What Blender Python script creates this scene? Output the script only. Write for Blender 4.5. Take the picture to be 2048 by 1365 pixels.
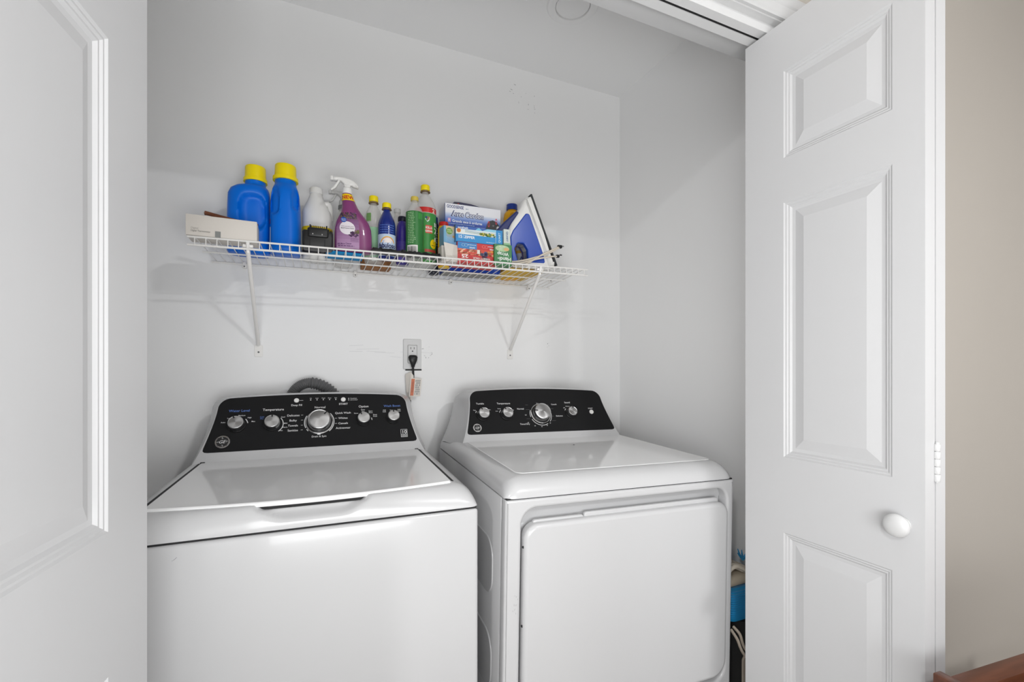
import bpy, bmesh, math, random
from mathutils import Vector, Matrix
random.seed(7)
S = bpy.context.scene
C = S.collection
for o in list(bpy.data.objects):
    bpy.data.objects.remove(o)
PI = math.pi

# ------------------------------------------------------------------ camera
YAW = math.radians(23.44)
cam_d = bpy.data.cameras.new('camera')
cam = bpy.data.objects.new('camera', cam_d)
C.objects.link(cam)
cam.location = (0, 0, 1.174)
cam.rotation_euler = (PI / 2, 0, -YAW)
cam_d.sensor_width = 36
cam_d.lens = 16.0
cam_d.shift_y = 0.0271
cam_d.clip_start = 0.01
S.camera = cam

# ------------------------------------------------------------------ world, lights, exposure
S.view_settings.view_transform = 'Standard'
S.view_settings.look = 'None'
S.view_settings.gamma = 1
S.view_settings.use_curve_mapping = False
S.view_settings.exposure = 0.1
W = bpy.data.worlds.new('world')
S.world = W
W.use_nodes = True
W.node_tree.nodes['Background'].inputs[0].default_value = (1, 1, 1, 1)
W.node_tree.nodes['Background'].inputs[1].default_value = 0.3


def area(name, loc, target, sx, sy, power, color=(1, 1, 1), disk=False):
    d = bpy.data.lights.new(name, 'AREA')
    d.shape = 'DISK' if disk else 'RECTANGLE'
    d.size = sx
    if not disk:
        d.size_y = sy
    d.energy = power
    d.color = color
    o = bpy.data.objects.new(name, d)
    C.objects.link(o)
    o.location = loc
    v = Vector(target) - Vector(loc)
    o.rotation_euler = v.to_track_quat('-Z', 'Y').to_euler()
    return o


area('added_rear_fill', (0.2, -4.95, 1.5), (0.2, 1, 1.4), 3.8, 2.1, 9, (0.97, 0.99, 1.0))  # added fill light behind the camera; the rear wall has no window
area('added_front_fill', (0.10, -0.42, 0.98), (0.40, 0.75, 2.10), 0.9, 0.6, 17, (0.98, 0.995, 1.0))  # added soft fill near the camera, aimed up into the closet
area('ceiling_lamp_left', (-2.0, -1.5, 2.685), (-2.0, -1.5, 0), 0.22, 0.22, 48, disk=True)
area('ceiling_lamp_right', (1.3, -1.7, 2.685), (1.3, -1.7, 0), 0.22, 0.22, 40, disk=True)



# ------------------------------------------------------------------ materials
def lin(c):
    return tuple(((v / 255) / 12.92 if v / 255 <= 0.04045 else ((v / 255 + 0.055) / 1.055) ** 2.4) for v in c)


MATS = {}


def mat(name, rgb, rough=0.5, metal=0.0, coat=0.0, alpha=1.0, trans=0.0, ior=1.45, bump=0.0, bscale=40.0,
        bstretch=(1, 1, 1), mottle=0.0, mscale=3.0, aniso=0.0, sheen=0.0, spec=0.5):
    if name in MATS:
        return MATS[name]
    m = bpy.data.materials.new(name)
    m.use_nodes = True
    nt = m.node_tree
    b = nt.nodes['Principled BSDF']
    col = lin(rgb) + (1,)
    b.inputs['Base Color'].default_value = col
    b.inputs['Roughness'].default_value = rough
    b.inputs['Metallic'].default_value = metal
    b.inputs['Coat Weight'].default_value = coat
    b.inputs['Coat Roughness'].default_value = 0.06
    b.inputs['Alpha'].default_value = alpha
    b.inputs['Transmission Weight'].default_value = trans
    b.inputs['IOR'].default_value = ior
    b.inputs['Specular IOR Level'].default_value = spec
    if sheen:
        b.inputs['Sheen Weight'].default_value = sheen
    tc = None
    if bump or mottle:
        tc = nt.nodes.new('ShaderNodeTexCoord')
        mp = nt.nodes.new('ShaderNodeMapping')
        mp.inputs['Scale'].default_value = bstretch
        nt.links.new(tc.outputs['Object'], mp.inputs[0])
    if bump:
        n = nt.nodes.new('ShaderNodeTexNoise')
        n.inputs['Scale'].default_value = bscale
        n.inputs['Detail'].default_value = 4
        nt.links.new(mp.outputs[0], n.inputs['Vector'])
        bp = nt.nodes.new('ShaderNodeBump')
        bp.inputs['Strength'].default_value = bump
        bp.inputs['Distance'].default_value = 0.002
        nt.links.new(n.outputs[0], bp.inputs['Height'])
        nt.links.new(bp.outputs[0], b.inputs['Normal'])
    if mottle:
        n = nt.nodes.new('ShaderNodeTexNoise')
        n.inputs['Scale'].default_value = mscale
        n.inputs['Detail'].default_value = 3
        nt.links.new(mp.outputs[0], n.inputs['Vector'])
        mx = nt.nodes.new('ShaderNodeMix')
        mx.data_type = 'RGBA'
        mx.inputs[6].default_value = tuple(v * (1 - mottle) for v in col[:3]) + (1,)
        mx.inputs[7].default_value = tuple(min(1, v * (1 + mottle)) for v in col[:3]) + (1,)
        nt.links.new(n.outputs[0], mx.inputs[0])
        nt.links.new(mx.outputs[2], b.inputs['Base Color'])
    if aniso:
        b.inputs['Anisotropic'].default_value = aniso
        t = nt.nodes.new('ShaderNodeTangent')
        t.direction_type = 'RADIAL'
        t.axis = 'Z'
        nt.links.new(t.outputs[0], b.inputs['Tangent'])
    MATS[name] = m
    return m


def print_mat(name='printed_ink', rough=0.4):
    if name in MATS:
        return MATS[name]
    m = bpy.data.materials.new(name)
    m.use_nodes = True
    nt = m.node_tree
    b = nt.nodes['Principled BSDF']
    a = nt.nodes.new('ShaderNodeAttribute')
    a.attribute_name = 'Col'
    nt.links.new(a.outputs['Color'], b.inputs['Base Color'])
    b.inputs['Roughness'].default_value = rough
    MATS[name] = m
    return m


def wood_mat(name, rgb, rough=0.35):
    if name in MATS:
        return MATS[name]
    m = mat(name, rgb, rough)
    nt = m.node_tree
    b = nt.nodes['Principled BSDF']
    tc = nt.nodes.new('ShaderNodeTexCoord')
    mp = nt.nodes.new('ShaderNodeMapping')
    mp.inputs['Scale'].default_value = (2, 22, 22)
    n = nt.nodes.new('ShaderNodeTexNoise')
    n.inputs['Scale'].default_value = 3
    n.inputs['Detail'].default_value = 6
    r = nt.nodes.new('ShaderNodeValToRGB')
    c = lin(rgb)
    r.color_ramp.elements[0].color = tuple(v * 0.55 for v in c) + (1,)
    r.color_ramp.elements[0].position = 0.3
    r.color_ramp.elements[1].color = tuple(min(1, v * 1.25) for v in c) + (1,)
    r.color_ramp.elements[1].position = 0.7
    nt.links.new(tc.outputs['Object'], mp.inputs[0])
    nt.links.new(mp.outputs[0], n.inputs['Vector'])
    nt.links.new(n.outputs[0], r.inputs[0])
    nt.links.new(r.outputs[0], b.inputs['Base Color'])
    return m


M_wall = mat('closet_paint', (243, 243, 243), 0.55, bump=0.10, bscale=60, mottle=0.015, mscale=2.2)
M_ceil = mat('ceiling_paint', (240, 240, 240), 0.7, bump=0.12, bscale=45, mottle=0.012)
M_beige = mat('beige_paint', (204, 197, 188), 0.5, bump=0.10, bscale=50, mottle=0.02)
M_trim = mat('trim_paint', (214, 214, 214), 0.35)
M_door = mat('door_paint', (211, 211, 212), 0.42, bump=0.10, bscale=9, bstretch=(6, 6, 0.6))
M_track = mat('track_metal', (228, 228, 228), 0.35)
M_floor = wood_mat('floor_wood', (196, 192, 188))
M_enamel = mat('white_enamel', (203, 203, 204), 0.25, coat=0.3)
M_lid = mat('white_gloss_lid', (242, 242, 242), 0.09, spec=0.32)
M_gap = mat('dark_gap', (40, 40, 41), 0.8)  # dark joints and small parts, also the painted shade around the lid
M_panel = mat('charcoal_panel', (32, 32, 33), 0.5, spec=0.12)
M_silver = mat('brushed_metal', (205, 205, 205), 0.3, metal=1.0, aniso=0.75)
M_chrome = mat('chrome', (225, 225, 225), 0.12, metal=1.0)
M_dark = mat('black_plastic', (26, 26, 27), 0.4)
M_grey = mat('grey_hose', (98, 98, 99), 0.5)
M_wire = mat('white_wire', (238, 236, 233), 0.35)
M_whitepl = mat('white_plastic', (236, 235, 232), 0.35)
M_blue = mat('blue_plastic', (0, 112, 222), 0.38, spec=0.3)
M_yellow = mat('yellow_plastic', (252, 228, 8), 0.38)
M_purple = mat('purple_plastic', (134, 62, 116), 0.3, coat=0.3)
M_clear = mat('clear_plastic', (232, 230, 226), 0.12, alpha=0.38)
M_clear2 = mat('frosted_plastic', (216, 216, 214), 0.3, alpha=0.62)
M_navy = mat('dark_blue_liquid', (22, 44, 128), 0.15, coat=0.4)
M_violet = mat('dark_violet_plastic', (54, 40, 128), 0.2, coat=0.5)
M_black = mat('black_film', (22, 22, 24), 0.35, bump=0.8, bscale=45)
M_card = mat('carton_white', (226, 220, 212), 0.7)
M_greyboard = mat('grey_cardboard', (150, 148, 144), 0.8)
M_wood = wood_mat('brown_wood', (126, 74, 48))
M_redwood = wood_mat('red_brown_wood', (96, 56, 38), 0.3)
M_cream = mat('cream_cord', (222, 212, 196), 0.5)
M_orange = mat('orange_yellow_plastic', (240, 176, 16), 0.35)
M_print = print_mat()


# ------------------------------------------------------------------ object helpers
def smooth(me, ang=35):
    for p in me.polygons:
        p.use_smooth = True
    me.set_sharp_from_angle(angle=math.radians(ang))


def obj(name, me, m=None, parent=None, loc=None, sm=True, ang=35):
    if isinstance(me, bmesh.types.BMesh):
        bm = me
        me = bpy.data.meshes.new(name)
        bmesh.ops.recalc_face_normals(bm, faces=bm.faces)
        bm.to_mesh(me)
        bm.free()
    if sm:
        smooth(me, ang)
    if m is not None:
        me.materials.clear()
        for q in (m if isinstance(m, (list, tuple)) else [m]):
            me.materials.append(q)
    o = bpy.data.objects.new(name, me)
    C.objects.link(o)
    if parent is not None:
        o.parent = parent
    if loc is not None:
        o.location = loc
    return o


def tag(o, label, cat, group=None):
    o['label'] = label
    o['category'] = cat
    if group:
        o['group'] = group
    return o


def thing(name, label, cat, loc=(0, 0, 0), rz=0.0, group=None):
    o = bpy.data.objects.new(name, None)
    C.objects.link(o)
    o.location = loc
    o.rotation_euler = (0, 0, rz)
    o.empty_display_size = 0.05
    return tag(o, label, cat, group)


def struct(o, label):
    o['kind'] = 'structure'
    o['label'] = label
    return o


def box(bm, x0, x1, y0, y1, z0, z1, bevel=0.0, seg=2):
    vs = [bm.verts.new(p) for p in ((x0, y0, z0), (x1, y0, z0), (x1, y1, z0), (x0, y1, z0),
                                    (x0, y0, z1), (x1, y0, z1), (x1, y1, z1), (x0, y1, z1))]
    fs = [bm.faces.new([vs[i] for i in q]) for q in ((3, 2, 1, 0), (4, 5, 6, 7), (0, 1, 5, 4), (1, 2, 6, 5), (2, 3, 7, 6), (3, 0, 4, 7))]
    if bevel:
        es = set()
        for f in fs:
            es.update(f.edges)
        bmesh.ops.bevel(bm, geom=list(es), offset=bevel, segments=seg, profile=0.5, affect='EDGES')
    return bm


def bx(*a, **k):
    return box(bmesh.new(), *a, **k)


def loft(secs, cap0=True, cap1=True, closed=True, bm=None):
    bm = bm or bmesh.new()
    rings = [[bm.verts.new(p) for p in s] for s in secs]
    n = len(rings[0])
    for a, b in zip(rings, rings[1:]):
        for i in range(n if closed else n - 1):
            j = (i + 1) % n
            bm.faces.new((a[i], a[j], b[j], b[i]))
    if cap0:
        bm.faces.new(list(reversed(rings[0])))
    if cap1:
        bm.faces.new(rings[-1])
    return bm


def lathe(profile, n=32, bm=None, cap0=True, cap1=True, cx=0, cy=0):
    return loft([[Vector((cx + r * math.cos(2 * PI * i / n), cy + r * math.sin(2 * PI * i / n), z)) for i in range(n)] for r, z in profile],
                cap0, cap1, bm=bm)


def tube(points, r, sides=8, bm=None, closed=False, smoothn=0, radii=None):
    pts = [Vector(p) for p in points]
    if smoothn:
        out = []
        n = len(pts)
        rng = range(n if closed else n - 1)
        for i in rng:
            p0 = pts[(i - 1) % n] if (closed or i > 0) else pts[0] * 2 - pts[1]
            p1 = pts[i]
            p2 = pts[(i + 1) % n]
            p3 = pts[(i + 2) % n] if (closed or i + 2 < n) else pts[-1] * 2 - pts[-2]
            for k in range(smoothn):
                t = k / smoothn
                out.append(0.5 * ((2 * p1) + (p2 - p0) * t + (2 * p0 - 5 * p1 + 4 * p2 - p3) * t * t + (3 * p1 - p0 - 3 * p2 + p3) * t ** 3))
        if not closed:
            out.append(pts[-1])
        pts = out
    bm = bm or bmesh.new()
    n = len(pts)
    rings = []
    up = None
    for i in range(n):
        a = pts[(i - 1) % n] if (closed or i > 0) else pts[0]
        b = pts[(i + 1) % n] if (closed or i < n - 1) else pts[-1]
        t = (b - a).normalized()
        if up is None:
            up = t.orthogonal().normalized()
        up = (up - t * up.dot(t)).normalized()
        w = t.cross(up)
        rr = radii(i / (n - 1)) if radii else r
        rings.append([bm.verts.new(pts[i] + (up * math.cos(2 * PI * k / sides) + w * math.sin(2 * PI * k / sides)) * rr) for k in range(sides)])
    for i in range(n if closed else n - 1):
        a, b = rings[i], rings[(i + 1) % n]
        for k in range(sides):
            j = (k + 1) % sides
            bm.faces.new((a[k], a[j], b[j], b[k]))
    if not closed:
        bm.faces.new(list(reversed(rings[0])))
        bm.faces.new(rings[-1])
    return bm


def rpoly(pts, radii, n=6):
    """round the corners of a polygon; radii one number or one per corner"""
    out = []
    m = len(pts)
    for i in range(m):
        r = radii[i] if isinstance(radii, (list, tuple)) else radii
        p = Vector(pts[i]).to_2d()
        a = Vector(pts[i - 1]).to_2d() - p
        b = Vector(pts[(i + 1) % m]).to_2d() - p
        la, lb = a.length, b.length
        a.normalize()
        b.normalize()
        ang = a.angle(b)
        if r <= 1e-6 or ang > 3.1:
            out.append(p)
            continue
        d = min(r / math.tan(ang / 2), la * 0.49, lb * 0.49)
        rr = d * math.tan(ang / 2)
        cen = p + (a + b).normalized() * (rr / math.sin(ang / 2))
        s = p + a * d - cen
        e = p + b * d - cen
        tot = s.angle_signed(e)
        for k in range(n + 1):
            t = -tot * k / n
            out.append(cen + Vector((s.x * math.cos(t) - s.y * math.sin(t), s.x * math.sin(t) + s.y * math.cos(t))))
    return out


def rrect(x0, x1, y0, y1, r, n=6):
    return rpoly([(x0, y0), (x1, y0), (x1, y1), (x0, y1)], r, n)


def curve_mesh(cu):
    o = bpy.data.objects.new('tmp', cu)
    C.objects.link(o)
    bpy.context.view_layer.update()
    dg = bpy.context.evaluated_depsgraph_get()
    me = bpy.data.meshes.new_from_object(o.evaluated_get(dg))
    bpy.data.objects.remove(o)
    bpy.data.curves.remove(cu)
    return me


def plate(outlines, thick, bevel=0.0, res=2, M=None):
    """flat piece from 2-D outlines (later ones are holes), thickness along z about 0"""
    cu = bpy.data.curves.new('plate', 'CURVE')
    cu.dimensions = '2D'
    cu.fill_mode = 'BOTH'
    cu.extrude = max(thick / 2 - bevel, 0.00001)
    cu.bevel_depth = bevel
    cu.bevel_resolution = res
    cu.offset = -bevel
    for ol in outlines:
        sp = cu.splines.new('POLY')
        sp.points.add(len(ol) - 1)
        for p, q in zip(sp.points, ol):
            p.co = (q[0], q[1], 0, 1)
        sp.use_cyclic_u = True
    me = curve_mesh(cu)
    if M is not None:
        me.transform(M)
    return me


def place(ux, uy, uz, o):
    return Matrix(((ux[0], uy[0], uz[0], o[0]), (ux[1], uy[1], uz[1], o[1]), (ux[2], uy[2], uz[2], o[2]), (0, 0, 0, 1)))


FRONT = lambda x, y, z: place((1, 0, 0), (0, 0, 1), (0, -1, 0), (x, y, z))   # outline in x,z facing -y

# ------------------------------------------------------------------ printing on surfaces
TEXT = {}


def text_geo(s, bold=0.0, shear=0.0):
    k = (s, bold, shear)
    if k not in TEXT:
        cu = bpy.data.curves.new('t', 'FONT')
        cu.body = s
        cu.size = 1
        cu.resolution_u = 3
        cu.offset = bold
        cu.shear = shear
        me = curve_mesh(cu)
        vs = [v.co.to_2d() for v in me.vertices]
        fs = [tuple(p.vertices) for p in me.polygons]
        w = max([v.x for v in vs] or [0])
        bpy.data.meshes.remove(me)
        TEXT[k] = (vs, fs, w)
    return TEXT[k]


class Print:
    def __init__(self, fmap, base=0.0005, step=0.00025):
        self.f, self.base, self.step = fmap, base, step
        self.v, self.p, self.c = [], [], []

    def add(self, vs, fs, col, layer):
        n = len(self.v)
        off = self.base + self.step * layer
        self.v += [self.f(x, y, off) for x, y in vs]
        c = lin(col)
        for f in fs:
            self.p.append([i + n for i in f])
            self.c.append(c)

    def rect(self, x0, x1, y0, y1, col, layer=0, nx=1, ny=1, col2=None):
        for j in range(ny):
            ya, yb = y0 + (y1 - y0) * j / ny, y0 + (y1 - y0) * (j + 1) / ny
            cc = col if col2 is None else tuple(a + (b - a) * (j + 0.5) / ny for a, b in zip(col, col2))
            vs = []
            for i in range(nx + 1):
                x = x0 + (x1 - x0) * i / nx
                vs += [(x, ya), (x, yb)]
            self.add(vs, [(2 * i, 2 * i + 2, 2 * i + 3, 2 * i + 1) for i in range(nx)], cc, layer)

    def ell(self, x, y, rx, ry, col, layer=1, n=24, rings=3, rin=0.0, a0=0.0, a1=2 * PI, tilt=0.0):
        vs, fs = [], []
        ct, st = math.cos(tilt), math.sin(tilt)
        for k in range(rings + 1):
            t = rin + (1 - rin) * k / rings
            for i in range(n + 1):
                a = a0 + (a1 - a0) * i / n
                ex, ey = rx * t * math.cos(a), ry * t * math.sin(a)
                vs.append((x + ex * ct - ey * st, y + ex * st + ey * ct))
        for k in range(rings):
            for i in range(n):
                a = k * (n + 1) + i
                fs.append((a, a + n + 1, a + n + 2, a + 1))
        self.add(vs, fs, col, layer)

    def poly(self, pts, col, layer=1):
        self.add(pts, [tuple(range(len(pts)))], col, layer)

    def line(self, x0, y0, x1, y1, w, col, layer=2):
        d = Vector((x1 - x0, y1 - y0))
        n = Vector((-d.y, d.x)).normalized() * w / 2
        self.add([(x0 + n.x, y0 + n.y), (x0 - n.x, y0 - n.y), (x1 - n.x, y1 - n.y), (x1 + n.x, y1 + n.y)], [(0, 1, 2, 3)], col, layer)

    def text(self, s, x, y, size, col, layer=3, align='c', bold=0.0, shear=0.0, rot=0.0, width=None, sx=1.0):
        vs, fs, w = text_geo(s, bold, shear)
        if not vs:
            return
        if width:
            sx = width / (w * size)
        ox = {'c': -w / 2, 'l': 0, 'r': -w}[align]
        ct, st = math.cos(rot), math.sin(rot)
        out = []
        for v in vs:
            a, b = (v.x + ox) * size * sx, (v.y - 0.35) * size
            out.append((x + a * ct - b * st, y + a * st + b * ct))
        self.add(out, fs, col, layer)

    def smalltext(self, x0, x1, y, h, col, layer=2, gap=0.35):
        """a line of print too small to read: a broken fine line"""
        x = x0
        while x < x1:
            w = h * random.uniform(1.2, 4)
            self.rect(x, min(x + w, x1), y - h / 2, y + h / 2, col, layer)
            x += w + h * gap * 1.6

    def build(self, name, parent, m=None, label=None):
        me = bpy.data.meshes.new(name)
        me.from_pydata([tuple(v) for v in self.v], [], self.p)
        at = me.color_attributes.new('Col', 'FLOAT_COLOR', 'CORNER')
        i = 0
        for poly, c in zip(me.polygons, self.c):
            for _ in poly.loop_indices:
                at.data[i].color = c + (1,)
                i += 1
        me.materials.append(m or M_print)
        o = bpy.data.objects.new(name, me)
        C.objects.link(o)
        o.parent = parent
        if label:
            o['label'] = label
        return o


def planar(origin, ux, uy, n):
    O, X, Y, N = Vector(origin), Vector(ux), Vector(uy), Vector(n)
    return lambda u, v, off: O + X * u + Y * v + N * off


class Body:
    """bottle body: rows of (z, rx, ry, power, cx, cy), interpolated; front is -y"""

    def __init__(self, rows, n=40, dents=()):
        self.rows = [tuple(r) + (2.0, 0.0, 0.0)[len(r) - 3:] for r in rows]
        self.n, self.dents = n, dents

    def at(self, z):
        R = self.rows
        if z <= R[0][0]:
            return R[0]
        for a, b in zip(R, R[1:]):
            if z <= b[0]:
                t = (z - a[0]) / max(b[0] - a[0], 1e-9)
                return tuple(p + (q - p) * t for p, q in zip(a, b))
        return R[-1]

    def pt(self, ang, z, off=0.0, dent=True):
        _, rx, ry, p, cx, cy = self.at(z)
        c, s = math.cos(ang), math.sin(ang)
        x = math.copysign(abs(c) ** (2 / p), c) * (rx + off)
        y = math.copysign(abs(s) ** (2 / p), s) * (ry + off)
        v = Vector((cx + x, cy + y, z))
        if dent:
            for (dx, dz, wx, wz, depth, side) in self.dents:
                if side * v.y <= 0:
                    continue
                q = (abs((v.x - dx) / wx) ** 3 + abs((z - dz) / wz) ** 3) ** (1 / 3)
                k = max(0.0, min(1.0, (1.12 - q) / 0.24))
                k = k * k * (3 - 2 * k)
                v.y -= side * depth * k
        return v

    def mesh(self, sub=0.006, bm=None):
        zs = []
        for a, b in zip(self.rows, self.rows[1:]):
            k = max(1, int((b[0] - a[0]) / sub))
            zs += [a[0] + (b[0] - a[0]) * i / k for i in range(k)]
        zs.append(self.rows[-1][0])
        return loft([[self.pt(2 * PI * i / self.n, z) for i in range(self.n)] for z in zs], bm=bm)

    def fmap(self, u, v, off):
        _, rx, ry, p, cx, cy = self.at(v)
        ang, acc, st = -PI / 2, 0.0, math.copysign(0.02, u)
        prev = self.pt(ang, v, 0, False)
        seg = 1.0
        while acc < abs(u) and abs(ang + PI / 2) < PI:
            ang += st
            q = self.pt(ang, v, 0, False)
            seg = (q - prev).length
            acc += seg
            prev = q
        if acc > 0:
            ang -= st * (acc - abs(u)) / max(seg, 1e-7)
        return self.pt(ang, v, off, False)


def facing(x, y):
    return -math.atan2(x, y)

# ================================================================== SETTING
CEIL = 2.44
YB = 1.75          # closet back wall
XR, XL = 1.307, -0.50
OX0, OX1, OZ = -0.34, 1.14, 2.06   # opening
YF0, YF1 = 0.795, 0.935           # front wall thickness


def wallbox(name, label, *a, m=M_wall):
    return struct(obj(name, bx(*a), m, sm=False), label)


RC = 2.72          # ceiling of the room outside
wallbox('floor', 'pale wood floor of the closet and the room', -2.6, 3.3, -5.1, 1.85, -0.06, 0.0, m=M_floor)
wallbox('ceiling', 'white painted ceiling of the laundry closet', XL - 0.1, XR + 0.1, YF1, 1.85, CEIL, CEIL + 0.06, m=M_ceil)
wallbox('ceiling', 'white painted ceiling of the room outside the closet', -2.6, 3.3, -5.1, YF1, RC, RC + 0.06, m=M_ceil)
wallbox('wall_back', 'pale grey back wall of the laundry closet', XL - 0.1, XR + 0.1, YB, YB + 0.1, 0, CEIL)
wallbox('wall_right', 'pale grey right side wall of the laundry closet', XR, XR + 0.1, YF1, YB, 0, CEIL)
wallbox('wall_left', 'pale grey left side wall of the laundry closet', XL - 0.1, XL, YF1, YB, 0, CEIL)
bm = bmesh.new()
box(bm, -2.6, OX0 - 0.02, YF0, YF1, 0, RC)
box(bm, OX1 + 0.02, 3.3, YF0, YF1, 0, RC)
box(bm, OX0 - 0.02, OX1 + 0.02, YF0, YF1, OZ + 0.02, RC)
struct(obj('wall_front', bm, M_beige, sm=False), 'beige wall around the closet doorway')
wallbox('wall_west', 'white room wall on the far left behind the camera', -2.6, -2.5, -5.0, YF0, 0, RC, m=M_ceil)
wallbox('wall_east', 'white room wall on the far right behind the camera', 3.2, 3.3, -5.0, YF0, 0, RC, m=M_ceil)
wallbox('wall_rear', 'white room wall behind the camera', -2.6, 3.3, -5.1, -5.0, 0, RC, m=M_ceil)

# jamb lining
bm = bmesh.new()
box(bm, OX0 - 0.02, OX0, YF0 - 0.002, YF1 + 0.002, 0, OZ + 0.02, 0.002)
box(bm, OX1, OX1 + 0.02, YF0 - 0.002, YF1 + 0.002, 0, OZ + 0.02, 0.002)
box(bm, OX0, OX1, YF0 - 0.002, YF1 + 0.002, OZ, OZ + 0.02, 0.002)
struct(obj('trim_1', bm, M_trim), 'white jamb boards lining the closet doorway')


# casing with a stepped profile: (distance from the opening, distance out of the wall)
CAS = [(0.0, 0.0), (0.0, 0.009), (0.004, 0.011), (0.010, 0.0115), (0.013, 0.009), (0.030, 0.011), (0.034, 0.014), (0.046, 0.0165),
       (0.054, 0.0165), (0.058, 0.014), (0.058, 0.0)]
o0 = 0.004
secs = []
for px, pz, dx, dz in ((OX0 - o0, 0.0, -1, 0), (OX0 - o0, OZ + o0, -1, 1), (OX1 + o0, OZ + o0, 1, 1), (OX1 + o0, 0.0, 1, 0)):
    secs.append([Vector((px + dx * w, YF0 - d, pz + dz * w)) for w, d in CAS])
struct(obj('trim_2', loft(secs), M_trim, ang=15), 'white moulded casing around the closet doorway')

# bifold track under the head jamb
t = struct(thing('trim_3', '', 'track'), 'white metal bifold door track with a dark slot under the head jamb')
del t['category']
bm = bmesh.new()
zt, zb = OZ, OZ - 0.024
box(bm, OX0 + 0.002, OX1 - 0.002, 0.811, 0.865, zt - 0.003, zt)
box(bm, OX0 + 0.002, OX1 - 0.002, 0.811, 0.814, zb, zt - 0.003)
box(bm, OX0 + 0.002, OX1 - 0.002, 0.862, 0.865, zb, zt - 0.003)
box(bm, OX0 + 0.002, OX1 - 0.002, 0.814, 0.8335, zb, zb + 0.0025)
box(bm, OX0 + 0.002, OX1 - 0.002, 0.8415, 0.862, zb, zb + 0.0025)
obj('track_channel', bm, M_track, t, sm=False)
obj('track_slot_shade', bx(OX0 + 0.003, OX1 - 0.003, 0.8145, 0.8615, zt - 0.005, zt - 0.0032), M_grey, t, sm=False)  # grey strip put in as the shade inside the slot

# ------------------------------------------------------------------ bifold doors
LW, LT, LZ0, LZ1 = 0.388, 0.033, 0.018, 2.0235
MOLD = [(0.0, 0.0), (0.003, 0.0028), (0.006, 0.0028), (0.009, 0.0055), (0.012, 0.0055), (0.016, 0.0095), (0.0235, 0.0105)]
FIELD = [(0.0235, 0.0105), (0.0475, 0.0035), (0.0485, 0.0035)]


def leaf(parent, panels, s0=0.107, s1=0.335, hand=1):
    """leaf in local s (0..LW along +x) and z, face towards -y; panels = (z0, z1) rows"""
    bm = bmesh.new()
    zs = sorted([LZ0, LZ1] + [z for p in panels for z in p])
    xs = [0, s0, s1, LW]
    V = {}

    def vert(x, y, z):
        k = (round(x, 5), round(y, 5), round(z, 5))
        if k not in V:
            V[k] = bm.verts.new((x, y, z))
        return V[k]

    def ring(x0, x1, z0, z1, ins, d):
        return [vert(x0 + ins, d, z0 + ins), vert(x1 - ins, d, z0 + ins), vert(x1 - ins, d, z1 - ins), vert(x0 + ins, d, z1 - ins)]
    for i in range(3):
        for j in range(len(zs) - 1):
            if i == 1 and (zs[j], zs[j + 1]) in panels:
                continue
            bm.faces.new([vert(xs[i], 0, zs[j]), vert(xs[i + 1], 0, zs[j]), vert(xs[i + 1], 0, zs[j + 1]), vert(xs[i], 0, zs[j + 1])])
    for z0, z1 in panels:
        rs = [ring(s0, s1, z0, z1, a, d) for a, d in MOLD]
        for a, b in zip(rs, rs[1:]):
            for k in range(4):
                bm.faces.new((a[k], a[(k + 1) % 4], b[(k + 1) % 4], b[k]))
    # edges and back
    bk = [bm.verts.new(p) for p in ((0, LT, LZ0), (LW, LT, LZ0), (LW, LT, LZ1), (0, LT, LZ1))]
    bm.faces.new(list(reversed(bk)))
    col0 = [vert(0, 0, z) for z in zs]
    col1 = [vert(LW, 0, z) for z in zs]
    bm.faces.new([bk[0]] + [bk[3]] + list(reversed(col0)))
    bm.faces.new([bk[2], bk[1]] + col1)
    bm.faces.new([vert(x, 0, LZ0) for x in xs] + [bk[1], bk[0]])
    bm.faces.new([vert(x, 0, LZ1) for x in reversed(xs)] + [bk[3], bk[2]])
    lf = obj('door_leaf', bm, M_door, parent, ang=12)
    for z0, z1 in panels:
        bm = bmesh.new()
        V.clear()
        V2 = {}

        def vv(x, y, z):
            return bm.verts.new((x, y, z))
        rs = []
        for a, d in FIELD:
            rs.append([vv(s0 + a, d, z0 + a), vv(s1 - a, d, z0 + a), vv(s1 - a, d, z1 - a), vv(s0 + a, d, z1 - a)])
        for a, b in zip(rs, rs[1:]):
            for k in range(4):
                bm.faces.new((a[k], a[(k + 1) % 4], b[(k + 1) % 4], b[k]))
        bm.faces.new(rs[-1])
        obj('raised_panel', bm, M_door, lf, ang=12)
    return lf


def hinge(parent, x, y, z):
    """painted butt hinge on the fold edge: barrel with five knuckles, axis z"""
    h = bmesh.new()
    for k in range(5):
        z0 = z - 0.036 + k * 0.0145
        lathe([(0.0046, z0), (0.0052, z0 + 0.001), (0.0052, z0 + 0.0125), (0.0046, z0 + 0.0135)], 10, h, cx=x, cy=y)
    lathe([(0.003, z - 0.038), (0.003, z + 0.039)], 8, h, cx=x, cy=y)
    return obj('hinge', h, M_trim, parent)


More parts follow.
